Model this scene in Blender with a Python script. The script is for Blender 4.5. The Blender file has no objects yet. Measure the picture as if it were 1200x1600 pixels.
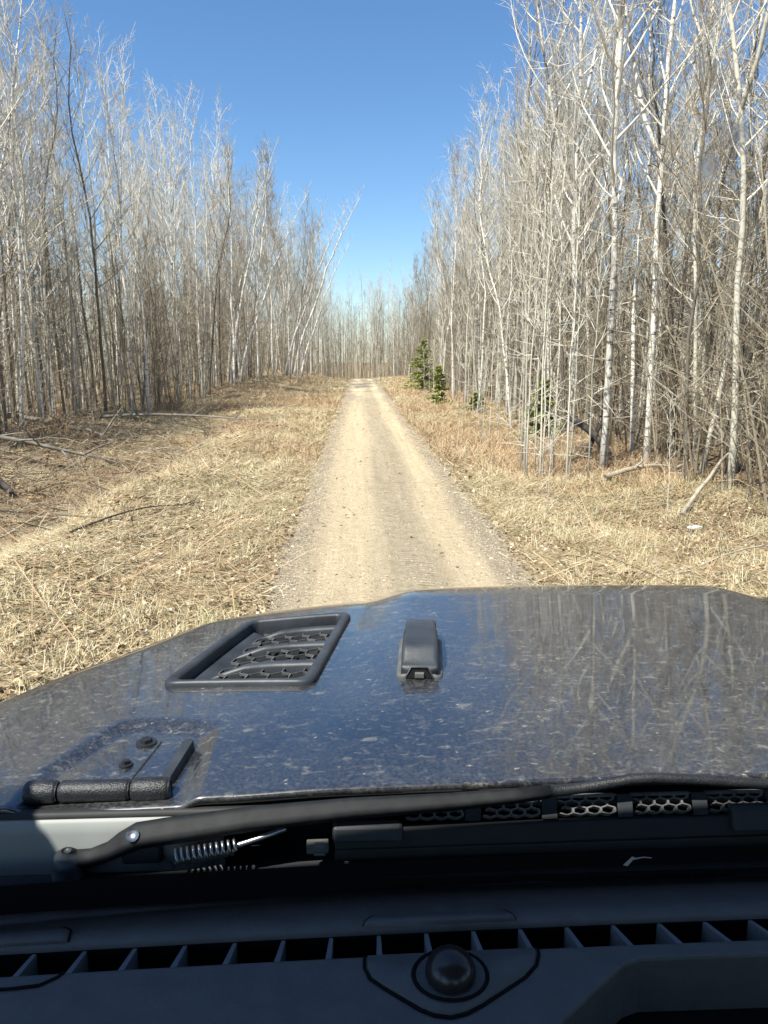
import bpy, math, random
import numpy as np
from mathutils import Vector, Matrix

R = math.radians
scene = bpy.context.scene
COL = scene.collection
rng = np.random.default_rng(7)
random.seed(7)

# ------------------------------------------------------------------ camera
CAM_Z = 1.9
YAW, PITCH = R(1.82), math.atan(240 / 1202)
cam_d = bpy.data.cameras.new("camera")
cam = bpy.data.objects.new("camera", cam_d)
COL.objects.link(cam)
cam.location = (0, 0, CAM_Z)
cam.rotation_euler = (R(90) - PITCH, 0, -YAW)
cam_d.sensor_fit = 'VERTICAL'
cam_d.sensor_height = 24
cam_d.sensor_width = 18
cam_d.lens = 24 * 1202 / 1600
cam_d.clip_start = 0.02
cam_d.clip_end = 2000
scene.camera = cam

# ------------------------------------------------------------------ world, sun, exposure
SUN_EL, SUN_AZ = R(58), R(228)          # azimuth clockwise from +Y (road direction): behind and to the left
world = bpy.data.worlds.new("World")
scene.world = world
world.use_nodes = True
wn, wl = world.node_tree.nodes, world.node_tree.links
wn.clear()
sky = wn.new("ShaderNodeTexSky")
sky.sky_type = 'NISHITA'
sky.sun_disc = False
sky.sun_elevation = SUN_EL
sky.sun_rotation = SUN_AZ
sky.altitude = 300
sky.air_density = 1.0
sky.dust_density = 0.4
sky.ozone_density = 4.0
bg = wn.new("ShaderNodeBackground")
bg.inputs["Strength"].default_value = 0.097
wo = wn.new("ShaderNodeOutputWorld")
hs = wn.new("ShaderNodeHueSaturation")          # the phone's vivid rendering of the blue
hs.inputs["Saturation"].default_value = 1.14
wl.new(sky.outputs[0], hs.inputs["Color"])
wl.new(hs.outputs[0], bg.inputs[0])
wl.new(bg.outputs[0], wo.inputs[0])
sun_d = bpy.data.lights.new("sun", 'SUN')
sun_d.energy = 4.8
sun_d.angle = R(0.5)
sun_d.color = (1.0, 0.96, 0.87)
sun = bpy.data.objects.new("sun", sun_d)
COL.objects.link(sun)
to_sun = Vector((math.sin(SUN_AZ) * math.cos(SUN_EL), math.cos(SUN_AZ) * math.cos(SUN_EL), math.sin(SUN_EL)))
sun.rotation_euler = to_sun.to_track_quat('Z', 'Y').to_euler()
sun.location = (-10, -10, 30)
scene.view_settings.view_transform = 'Standard'
scene.view_settings.look = 'None'
scene.view_settings.exposure = 0.9
scene.view_settings.gamma = 1
scene.view_settings.use_curve_mapping = False
scene.cycles.use_denoising = True
scene.cycles.max_bounces = 6
scene.cycles.transparent_max_bounces = 8
scene.cycles.caustics_reflective = False
scene.cycles.caustics_refractive = False


# ------------------------------------------------------------------ helpers
def tag(o, label=None, cat=None, group=None, kind=None):
    if label: o["label"] = label
    if cat: o["category"] = cat
    if group: o["group"] = group
    if kind: o["kind"] = kind
    return o


def empty(name, loc=(0, 0, 0), parent=None, rz=0.0):
    o = bpy.data.objects.new(name, None)
    COL.objects.link(o)
    o.location = loc
    o.rotation_euler = (0, 0, rz)
    o.empty_display_size = 0.1
    if parent: o.parent = parent
    return o


class MB:
    """Collects vertices and faces (with a material slot) as numpy arrays."""
    def __init__(s):
        s.v, s.t, s.q, s.tm, s.qm, s.n = [], [], [], [], [], 0

    def add(s, verts, tris=None, quads=None, m=0):
        verts = np.asarray(verts, float).reshape(-1, 3)
        if tris is not None and len(tris):
            tris = np.asarray(tris, int) + s.n
            s.t.append(tris); s.tm.append(np.full(len(tris), m))
        if quads is not None and len(quads):
            quads = np.asarray(quads, int) + s.n
            s.q.append(quads); s.qm.append(np.full(len(quads), m))
        s.v.append(verts); s.n += len(verts)

    def tube(s, pts, rad, sides=6, m=0, cap=False, phase=0.0):
        pts = np.asarray(pts, float); n = len(pts)
        rad = np.broadcast_to(np.asarray(rad, float), (n,))
        d = np.gradient(pts, axis=0)
        d /= np.linalg.norm(d, axis=1)[:, None] + 1e-9
        ref = np.array([0, 0, 1.0]) if abs(d[:, 2]).mean() < 0.8 else np.array([1.0, 0, 0])
        a = np.cross(d, ref); a /= np.linalg.norm(a, axis=1)[:, None] + 1e-9
        b = np.cross(d, a)
        ang = np.arange(sides) * 2 * math.pi / sides + phase
        ring = a[:, None, :] * np.cos(ang)[None, :, None] + b[:, None, :] * np.sin(ang)[None, :, None]
        V = pts[:, None, :] + ring * rad[:, None, None]
        i = np.arange(n - 1)[:, None] * sides; j = np.arange(sides)[None, :]; k = (j + 1) % sides
        Q = np.stack([i + j, i + k, i + sides + k, i + sides + j], -1).reshape(-1, 4)
        V = V.reshape(-1, 3)
        T = None
        if cap:
            c0, c1 = len(V), len(V) + 1
            V = np.vstack([V, pts[0], pts[-1]])
            T = [(c0, (x + 1) % sides, x) for x in range(sides)] + [(c1, (n - 1) * sides + x, (n - 1) * sides + (x + 1) % sides) for x in range(sides)]
        s.add(V, T, Q[:, ::-1], m)

    def seg(s, pts, rad, m=0):
        """Thin three-sided stick along a short polyline; flushed in bulk by sticks()."""
        if not hasattr(s, 'sg'): s.sg = []
        for a, c, ra, rc in zip(pts[:-1], pts[1:], rad[:-1], rad[1:]):
            s.sg.append((a[0], a[1], a[2], c[0], c[1], c[2], ra, rc, m))

    def sticks(s):
        if not getattr(s, 'sg', None): return
        A = np.array(s.sg); s.sg = []
        p0, p1, r0, r1, mm = A[:, :3], A[:, 3:6], A[:, 6], A[:, 7], A[:, 8].astype(int)
        d = p1 - p0; d /= np.linalg.norm(d, axis=1)[:, None] + 1e-9
        ref = np.where(np.abs(d[:, 2:3]) < .8, np.array([[0, 0, 1.0]]), np.array([[1.0, 0, 0]]))
        a = np.cross(d, ref); a /= np.linalg.norm(a, axis=1)[:, None] + 1e-9
        b = np.cross(d, a)
        ang = np.arange(3) * 2 * math.pi / 3
        ring = a[:, None, :] * np.cos(ang)[None, :, None] + b[:, None, :] * np.sin(ang)[None, :, None]
        V = np.concatenate([p0[:, None] + ring * r0[:, None, None], p1[:, None] + ring * r1[:, None, None]], 1)
        base = np.array([[0, 3, 4, 1], [1, 4, 5, 2], [2, 5, 3, 0]])
        for m in np.unique(mm):
            k = mm == m; n_ = int(k.sum())
            s.add(V[k].reshape(-1, 3), None, (np.arange(n_)[:, None, None] * 6 + base[None]).reshape(-1, 4), m)

    def box(s, c, size, rot=None, m=0):
        V = np.array([[x, y, z] for z in (-.5, .5) for y in (-.5, .5) for x in (-.5, .5)]) * np.asarray(size)
        if rot is not None: V = V @ np.array(rot).T
        s.add(V + np.asarray(c), None, [(0, 2, 3, 1), (4, 5, 7, 6), (0, 1, 5, 4), (2, 6, 7, 3), (0, 4, 6, 2), (1, 3, 7, 5)], m)

    def loops(s, loops, cap0=False, cap1=False, m=0, closed=True):
        """Skin a list of equal-length point loops."""
        L = np.asarray(loops, float); n, k = L.shape[:2]
        i = np.arange(n - 1)[:, None] * k
        j = np.arange(k if closed else k - 1)[None, :]
        jj = (j + 1) % k
        Q = np.stack([i + j, i + jj, i + k + jj, i + k + j], -1).reshape(-1, 4)
        V = L.reshape(-1, 3); T = []
        if cap0:
            c = len(V); V = np.vstack([V, L[0].mean(0)]); T += [(c, (x + 1) % k, x) for x in range(k)]
        if cap1:
            c = len(V); V = np.vstack([V, L[-1].mean(0)]); o = (n - 1) * k; T += [(c, o + x, o + (x + 1) % k) for x in range(k)]
        s.add(V, T, Q, m)

    def mesh(s, name, mats, smooth=False):
        s.sticks()
        me = bpy.data.meshes.new(name)
        V = np.vstack(s.v) if s.v else np.zeros((0, 3))
        T = np.vstack(s.t) if s.t else np.zeros((0, 3), int)
        Q = np.vstack(s.q) if s.q else np.zeros((0, 4), int)
        me.vertices.add(len(V)); me.vertices.foreach_set("co", V.astype(np.float32).ravel())
        loops = np.concatenate([T.ravel(), Q.ravel()]).astype(np.int32)
        me.loops.add(len(loops)); me.loops.foreach_set("vertex_index", loops)
        nf = len(T) + len(Q)
        me.polygons.add(nf)
        start = np.concatenate([np.arange(len(T)) * 3, len(T) * 3 + np.arange(len(Q)) * 4]).astype(np.int32)
        me.polygons.foreach_set("loop_start", start)
        mi = np.concatenate(([np.concatenate(s.tm)] if s.tm else []) + ([np.concatenate(s.qm)] if s.qm else [])) if nf else np.zeros(0)
        for m in (mats if isinstance(mats, (list, tuple)) else [mats]): me.materials.append(m)
        me.polygons.foreach_set("material_index", mi.astype(np.int32))
        me.polygons.foreach_set("use_smooth", np.full(nf, bool(smooth)))
        me.update(calc_edges=True)
        return me

    def build(s, name, mats, parent=None, smooth=False, bevel=0.0):
        o = bpy.data.objects.new(name, s.mesh(name, mats, smooth))
        COL.objects.link(o)
        if parent is not None: o.parent = parent
        if bevel:
            b = o.modifiers.new("bevel", 'BEVEL'); b.width = bevel; b.segments = 2; b.limit_method = 'ANGLE'; b.angle_limit = R(40)
        return o


def copy_tree(o, parent=None):
    c = o.copy(); COL.objects.link(c); c.parent = parent
    for ch in list(o.children): copy_tree(ch, c)
    return c


# value noise (numpy)
_perm = rng.random((64, 64))
def vnoise(x, y, s=1.0):
    x = np.asarray(x, float) / s; y = np.asarray(y, float) / s
    xi, yi = np.floor(x).astype(int), np.floor(y).astype(int)
    fx, fy = x - xi, y - yi
    fx = fx * fx * (3 - 2 * fx); fy = fy * fy * (3 - 2 * fy)
    g = lambda a, b: _perm[a % 64, b % 64]
    return (g(xi, yi) * (1 - fx) + g(xi + 1, yi) * fx) * (1 - fy) + (g(xi, yi + 1) * (1 - fx) + g(xi + 1, yi + 1) * fx) * fy
def sstep(a, b, x):
    t = np.clip((np.asarray(x, float) - a) / (b - a), 0, 1)
    return t * t * (3 - 2 * t)


# ------------------------------------------------------------------ materials
class NT:
    def __init__(s, name):
        s.m = bpy.data.materials.new(name); s.m.use_nodes = True
        s.n, s.l = s.m.node_tree.nodes, s.m.node_tree.links
        s.n.clear()
        s.out = s.n.new("ShaderNodeOutputMaterial")
        s.p = s.n.new("ShaderNodeBsdfPrincipled")
        s.l.new(s.p.outputs[0], s.out.inputs[0])
    def new(s, t, **kw):
        n = s.n.new(t)
        for k, v in kw.items(): setattr(n, k, v)
        return n
    def set(s, sock, v):
        if hasattr(v, "is_linked") or isinstance(v, bpy.types.NodeSocket): s.l.new(v, sock)
        elif isinstance(v, (tuple, list)) and len(v) == 3 and sock.type == 'RGBA': sock.default_value = (*v, 1)
        else: sock.default_value = v
    def P(s, **kw):
        for k, v in kw.items(): s.set(s.p.inputs[k.replace("_", " ")], v)
        return s
    def coord(s, kind="Object"):
        return s.new("ShaderNodeTexCoord").outputs[kind]
    def mapping(s, vec, scale=(1, 1, 1), loc=(0, 0, 0), rot=(0, 0, 0)):
        n = s.new("ShaderNodeMapping"); s.l.new(vec, n.inputs[0])
        n.inputs["Scale"].default_value = scale; n.inputs["Location"].default_value = loc; n.inputs["Rotation"].default_value = rot
        return n.outputs[0]
    def noise(s, vec, scale=5, detail=3, rough=0.5, dist=0.0):
        n = s.new("ShaderNodeTexNoise"); s.l.new(vec, n.inputs["Vector"])
        n.inputs["Scale"].default_value = scale; n.inputs["Detail"].default_value = detail
        n.inputs["Roughness"].default_value = rough; n.inputs["Distortion"].default_value = dist
        return n.outputs[0]
    def voronoi(s, vec, scale=5, feature='F1', out=0, rand=1.0):
        n = s.new("ShaderNodeTexVoronoi", feature=feature); s.l.new(vec, n.inputs["Vector"])
        n.inputs["Scale"].default_value = scale; n.inputs["Randomness"].default_value = rand
        return n.outputs[out]
    def ramp(s, fac, stops):
        n = s.new("ShaderNodeValToRGB"); s.l.new(fac, n.inputs[0])
        e = n.color_ramp.elements
        while len(e) > 1: e.remove(e[-1])
        for i, (p, c) in enumerate(stops):
            if i: x = e.new(p)
            else: x = e[0]; x.position = p
            x.color = (*c, 1) if isinstance(c, (tuple, list)) else (c, c, c, 1)
        return n.outputs[0]
    def mix(s, fac, a, b, mode='MIX'):
        n = s.new("ShaderNodeMix", data_type='RGBA', blend_type=mode)
        s.set(n.inputs[0], fac); s.set(n.inputs[6], a); s.set(n.inputs[7], b)
        return n.outputs[2]
    def math(s, op, a, b=0.0, clamp=False):
        n = s.new("ShaderNodeMath", operation=op, use_clamp=clamp)
        s.set(n.inputs[0], a); s.set(n.inputs[1], b)
        return n.outputs[0]
    def sep(s, vec):
        n = s.new("ShaderNodeSeparateXYZ"); s.l.new(vec, n.inputs[0]); return n.outputs
    def bump(s, h, strength=0.3, dist=0.01, normal=None):
        n = s.new("ShaderNodeBump"); s.l.new(h, n.inputs["Height"])
        n.inputs["Strength"].default_value = strength; n.inputs["Distance"].default_value = dist
        if normal is not None: s.l.new(normal, n.inputs["Normal"])
        s.l.new(n.outputs[0], s.p.inputs["Normal"])
        return n.outputs[0]
    def island(s):
        return s.new("ShaderNodeNewGeometry").outputs["Random Per Island"]
    def objrand(s):
        return s.new("ShaderNodeObjectInfo").outputs["Random"]


def simple(name, col, rough=0.6, metallic=0.0, var=0.25, scale=20, bump=0.0, spec=0.5, coat=0.0):
    t = NT(name); c = t.coord()
    n = t.noise(c, scale, 4, 0.6)
    a = tuple(max(0, x * (1 - var)) for x in col); b = tuple(min(1, x * (1 + var)) for x in col)
    t.P(Base_Color=t.ramp(n, [(0.3, a), (0.7, b)]), Roughness=rough, Metallic=metallic)
    t.p.inputs["Specular IOR Level"].default_value = spec
    t.p.inputs["Coat Weight"].default_value = coat
    if bump: t.bump(t.noise(c, scale * 6, 3), bump, 0.002)
    return t.m


def island_mat(name, stops, rough=0.8, trans=0.0):
    t = NT(name)
    t.P(Base_Color=t.ramp(t.island(), stops), Roughness=rough)
    t.p.inputs["Specular IOR Level"].default_value = 0.25
    return t.m


def bark_mat(name, base, dark, marks=0.5, base_dark=True):
    t = NT(name); c = t.coord(); r = t.objrand()
    z = t.sep(c)[2]
    big = t.noise(t.mapping(c, (2, 2, 0.8)), 1.3, 4, 0.6)
    lent = t.noise(t.mapping(c, (3.0, 3.0, 8)), 2.0, 3, 0.65)
    m = t.ramp(lent, [(0.56, 0.0), (0.63, 1.0)])
    patch = t.ramp(big, [(0.56, 0.0), (0.66, 1.0)])
    col = t.mix(t.math('MULTIPLY', m, marks), base, dark)
    col = t.mix(t.math('MULTIPLY', patch, 0.8), col, tuple(x * 1.5 for x in dark))
    if base_dark:   # rough grey-brown bark towards the foot of older stems
        foot = t.math('ADD', t.ramp(z, [(0.0, 0.0), (1.0, 1.0)]), t.math('MULTIPLY', t.math('SUBTRACT', big, 0.5), 0.8))
        f = t.ramp(foot, [(0.05, 0.75), (0.9, 0.0)])
        col = t.mix(f, col, (0.17, 0.14, 0.11))
    tone = t.ramp(r, [(0.0, 0.66), (0.5, 0.92), (1.0, 1.1)])
    col = t.mix(1.0, col, tone, 'MULTIPLY')
    t.P(Base_Color=col, Roughness=0.75)
    t.p.inputs["Specular IOR Level"].default_value = 0.3
    t.bump(t.math('ADD', lent, big), 0.4, 0.01)
    return t.m


M = {}
M['birch'] = bark_mat('white_birch_bark', (0.78, 0.74, 0.65), (0.05, 0.04, 0.035), 0.85)
M['aspen'] = bark_mat('grey_aspen_bark', (0.60, 0.565, 0.46), (0.09, 0.075, 0.06), 0.5)
M['alder'] = bark_mat('brown_grey_bark', (0.19, 0.165, 0.13), (0.05, 0.04, 0.03), 0.4, False)
def limb_mat(name, c0, c1):
    t = NT(name)
    t.P(Base_Color=t.mix(t.objrand(), c0, c1), Roughness=0.75)
    t.p.inputs["Specular IOR Level"].default_value = 0.3
    return t.m
M['limb_white'] = limb_mat('pale_limb_bark', (0.80, 0.76, 0.66), (0.64, 0.60, 0.50))
M['limb_brown'] = limb_mat('brown_limb_bark', (0.30, 0.255, 0.19), (0.40, 0.355, 0.27))
M['twig_pale'] = island_mat('pale_twigs', [(0, (0.58, 0.53, 0.43)), (0.6, (0.72, 0.67, 0.56)), (1, (0.42, 0.36, 0.28))])
M['twig_brown'] = island_mat('brown_twigs', [(0, (0.26, 0.215, 0.15)), (0.6, (0.39, 0.335, 0.245)), (1, (0.31, 0.23, 0.165))])
M['wood_stuff'] = island_mat('woodland_bark', [(0, (0.15, 0.125, 0.09)), (0.4, (0.30, 0.26, 0.19)), (0.75, (0.48, 0.435, 0.34)), (1, (0.70, 0.66, 0.55))])
M['brush'] = island_mat('undergrowth_stems', [(0, (0.13, 0.105, 0.07)), (0.5, (0.26, 0.215, 0.15)), (1, (0.42, 0.365, 0.265))])
M['dead_wood'] = simple('weathered_dead_wood', (0.20, 0.175, 0.14), 0.85, 0, 0.4, 9, 0.5)
M['dead_dark'] = simple('rotten_dark_wood', (0.055, 0.045, 0.038), 0.9, 0, 0.4, 9, 0.5)
M['dead_pale'] = simple('bleached_pole_wood', (0.38, 0.33, 0.25), 0.8, 0, 0.25, 9, 0.4)
M['needle'] = island_mat('spruce_needles', [(0, (0.16, 0.19, 0.05)), (0.5, (0.28, 0.32, 0.095)), (1, (0.44, 0.45, 0.17))], 0.6)
M['straw'] = island_mat('dry_straw', [(0, (0.30, 0.235, 0.125)), (0.35, (0.47, 0.39, 0.22)), (0.75, (0.63, 0.545, 0.34)), (1, (0.76, 0.69, 0.50))], 0.6)
M['rust'] = island_mat('dead_bracken', [(0, (0.24, 0.14, 0.08)), (0.5, (0.42, 0.28, 0.165)), (1, (0.56, 0.41, 0.25))], 0.75)
M['leaf'] = island_mat('dead_leaves', [(0, (0.15, 0.10, 0.06)), (0.5, (0.34, 0.245, 0.14)), (0.92, (0.50, 0.39, 0.24)), (1, (0.66, 0.58, 0.45))], 0.65)
M['green'] = island_mat('green_shoots', [(0, (0.10, 0.16, 0.03)), (1, (0.2, 0.26, 0.06))], 0.6)
M['stone'] = island_mat('road_pebbles', [(0, (0.22, 0.18, 0.135)), (0.5, (0.42, 0.345, 0.245)), (1, (0.60, 0.515, 0.385))], 0.85)


def ground_mat():
    t = NT('verge_soil_and_litter'); c = t.coord()
    x, y, z = t.sep(c)
    n1 = t.noise(c, 0.35, 5, 0.6); n2 = t.noise(c, 3.0, 6, 0.7); n3 = t.noise(c, 22, 4, 0.7)
    straw = t.ramp(n3, [(0.3, (0.17, 0.12, 0.065)), (0.5, (0.36, 0.27, 0.15)), (0.72, (0.56, 0.45, 0.26))])
    litter = t.ramp(n3, [(0.3, (0.16, 0.11, 0.07)), (0.5, (0.31, 0.22, 0.135)), (0.7, (0.46, 0.345, 0.215))])
    # litter grows under the trees, straw along the road
    ax = t.math('ABSOLUTE', t.math('SUBTRACT', x, -0.6))
    f = t.math('ADD', t.math('MULTIPLY', t.math('SUBTRACT', ax, 3.6), 0.35), t.math('MULTIPLY', t.math('SUBTRACT', n2, 0.5), 2.4))
    f = t.ramp(f, [(0.0, 0.15), (0.9, 0.95)])
    col = t.mix(f, straw, litter)
    wet = t.ramp(n1, [(0.44, 0.0), (0.60, 0.8)])
    col = t.mix(t.math('MULTIPLY', wet, f), col, (0.075, 0.055, 0.038))
    t.P(Base_Color=col, Roughness=0.95)
    t.p.inputs["Specular IOR Level"].default_value = 0.1
    t.bump(t.math('ADD', n3, t.math('MULTIPLY', n2, 2.0)), 0.9, 0.06)
    return t.m
M['ground'] = ground_mat()


def road_mat():
    t = NT('sandy_gravel_road'); c = t.coord()
    x, y, z = t.sep(c)
    wob = t.noise(t.mapping(c, (0.6, 0.12, 1)), 1.0, 3, 0.5)
    xs = t.math('ADD', x, t.math('MULTIPLY', t.math('SUBTRACT', wob, 0.5), 0.55))
    fine = t.noise(c, 60, 4, 0.75); mid = t.noise(c, 9, 5, 0.7); patch = t.noise(t.mapping(c, (1, 0.22, 1)), 0.9, 4, 0.6)
    def band(cx, w):
        d = t.math('ABSOLUTE', t.math('SUBTRACT', xs, cx))
        return t.ramp(t.math('DIVIDE', d, w), [(0.35, 1.0), (1.0, 0.0)])
    tracks = t.math('MAXIMUM', band(-0.17, 0.52), band(0.98, 0.32))
    lo = t.math('SUBTRACT', patch, 0.5)
    tr = t.math('ADD', tracks, t.math('MULTIPLY', lo, 1.1), clamp=True)
    sand = t.ramp(mid, [(0.3, (0.62, 0.485, 0.305)), (0.7, (0.76, 0.615, 0.405))])
    dull = t.ramp(mid, [(0.3, (0.39, 0.315, 0.21)), (0.7, (0.56, 0.46, 0.315))])
    col = t.mix(t.math('MULTIPLY', tr, 0.9), dull, sand)
    # grey gravel along the edges and in the far stretch
    e = t.math('ABSOLUTE', t.math('SUBTRACT', x, 0.37))
    edge = t.ramp(t.math('ADD', e, t.math('MULTIPLY', t.math('SUBTRACT', mid, 0.5), 0.5)), [(0.80, 0.0), (1.08, 1.0)])
    farf = t.ramp(t.math('MULTIPLY', y, 0.0125), [(0.32, 0.0), (0.5, 1.0)])
    gp = t.ramp(t.noise(t.mapping(c, (0.8, 0.1, 1), (3, 0, 0)), 1.0, 3, 0.6), [(0.42, 1.0), (0.56, 0.0)])
    g = t.math('MAXIMUM', t.math('MULTIPLY', edge, 0.42), t.math('MULTIPLY', farf, t.math('MULTIPLY', gp, 0.8)))
    grav = t.ramp(fine, [(0.35, (0.24, 0.195, 0.145)), (0.65, (0.44, 0.375, 0.285))])
    col = t.mix(g, col, grav)
    speck = t.ramp(t.voronoi(c, 90), [(0.12, 0.55), (0.3, 1.0)])
    col = t.mix(0.6, col, speck, 'MULTIPLY')
    grain = t.ramp(t.noise(c, 34, 5, 0.8), [(0.3, 0.74), (0.6, 1.08)])
    streak = t.ramp(t.noise(t.mapping(c, (9, 0.25, 1)), 1.0, 4, 0.65), [(0.3, 0.86), (0.7, 1.06)])
    col = t.mix(1.0, t.mix(1.0, col, grain, 'MULTIPLY'), streak, 'MULTIPLY')
    # tyre treads: cross bars inside the middle strip
    tread = t.new("ShaderNodeTexWave", wave_type='BANDS', bands_direction='Y')
    t.l.new(t.mapping(c, (1, 1, 1), rot=(0, 0, 0.25)), tread.inputs["Vector"])
    tread.inputs["Scale"].default_value = 4.2; tread.inputs["Distortion"].default_value = 2.5; tread.inputs["Detail Scale"].default_value = 3
    brk = t.ramp(t.noise(t.mapping(c, (2.5, 0.6, 1)), 1.0, 3, 0.6), [(0.48, 0.0), (0.62, 1.0)])
    tm = t.math('MULTIPLY', t.math('MULTIPLY', tread.outputs["Fac"], t.math('MULTIPLY', brk, band(0.5, 0.3))), 0.45)
    h = t.math('ADD', t.math('ADD', t.math('MULTIPLY', fine, 0.7), mid), tm)
    t.P(Base_Color=col, Roughness=0.95)
    t.p.inputs["Specular IOR Level"].default_value = 0.15
    t.bump(h, 0.95, 0.05)
    return t.m
M['road'] = road_mat()

# ------------------------------------------------------------------ terrain
ROAD_L, ROAD_R = -0.78, 1.52
def hgt(x, y):
    x = np.asarray(x, float); y = np.asarray(y, float)
    off = np.maximum(np.maximum(ROAD_L - x, x - ROAD_R), 0)
    amp = sstep(0.1, 2.5, off)
    h = (vnoise(x + 50, y + 9, 2.3) - 0.5) * 0.34 * amp + (vnoise(x + 5, y + 90, 0.7) - 0.5) * 0.16 * amp + 0.03 * sstep(0, 0.6, off)
    # hollow beyond the near left bank
    h -= 0.62 * sstep(-2.9, -4.4, x) * (1 - sstep(-6.2, -8.2, x)) * sstep(30, 16, y)
    h += 0.16 * np.exp(-((x + 2.6) / 0.8) ** 2) * sstep(26, 10, y)
    h += (vnoise(x + 31, y + 71, 1.1) - .4) * .32 * sstep(-3.4, -4.6, x) * sstep(30, 18, y)
    # rising left bank farther on
    h += 0.75 * sstep(-2.0, -6.0, x) * sstep(26, 50, y)
    # right: shallow dip, then the wood's floor
    h -= 0.16 * np.exp(-((x - 3.2) / 0.9) ** 2) * sstep(45, 15, y)
    h += 0.25 * sstep(4, 9, x)
    # the ground falls away past the crest
    h -= 2.2 * sstep(73, 100, y)
    return h

gx = np.unique(np.concatenate([np.linspace(-140, -14, 30), np.linspace(-14, 14, 150), np.linspace(14, 140, 30)]))
gy = np.unique(np.concatenate([np.linspace(-60, -4, 12), np.linspace(-4, 30, 170), np.linspace(30, 110, 160), np.linspace(110, 700, 24)]))
X, Y = np.meshgrid(gx, gy, indexing='ij')
def grid_mesh(X, Y, Z):
    b = MB(); n, k = X.shape
    i = np.arange(n - 1)[:, None] * k; j = np.arange(k - 1)[None, :]
    Q = np.stack([i + j, i + k + j, i + k + j + 1, i + j + 1], -1).reshape(-1, 4)
    b.add(np.stack([X, Y, Z], -1).reshape(-1, 3), None, Q)
    return b
under = (X > ROAD_L - 0.02) & (X < ROAD_R + 0.02)
Zg = hgt(X, Y) - np.where(under, 0.03, 0.0)
g = grid_mesh(X, Y, Zg).build('ground', M['ground'], smooth=True)
tag(g, 'grassy verges and leaf-strewn woodland floor', kind='structure')

# road: a shallow sheet with worn tracks and an uneven edge
ry = np.concatenate([np.linspace(-6, 20, 260), np.linspace(20.2, 110, 300)])
U = np.linspace(0, 1, 46)
eL = ROAD_L + (vnoise(ry, ry * 0 + 3, 0.9) - .5) * .22 + (vnoise(ry, ry * 0 + 13, 0.25) - .5) * .08
eR = ROAD_R + (vnoise(ry, ry * 0 + 31, 0.9) - .5) * .22 + (vnoise(ry, ry * 0 + 43, 0.25) - .5) * .08
bend = 9 * sstep(78, 112, ry)
RX = eL[None, :] + (eR - eL)[None, :] * U[:, None]
RY = np.broadcast_to(ry[None, :], RX.shape)
def road_z(x, y):
    z = 0.035 - 0.03 * np.abs((x - 0.37) / 1.15) ** 3
    z = z - 0.022 * np.exp(-((x + 0.13) / 0.26) ** 2) - 0.022 * np.exp(-((x - 0.92) / 0.24) ** 2)
    return z + (vnoise(x + 9, y, 0.5) - .5) * .016 - 2.2 * sstep(73, 100, y)
RZ = road_z(RX, RY)
rd = grid_mesh(RX + bend[None, :], RY, RZ).build('road', M['road'], smooth=True)
tag(rd, 'narrow sandy gravel track running straight ahead', kind='structure')

# ------------------------------------------------------------------ trees
def unit(v): return v / (np.linalg.norm(v) + 1e-9)

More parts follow.
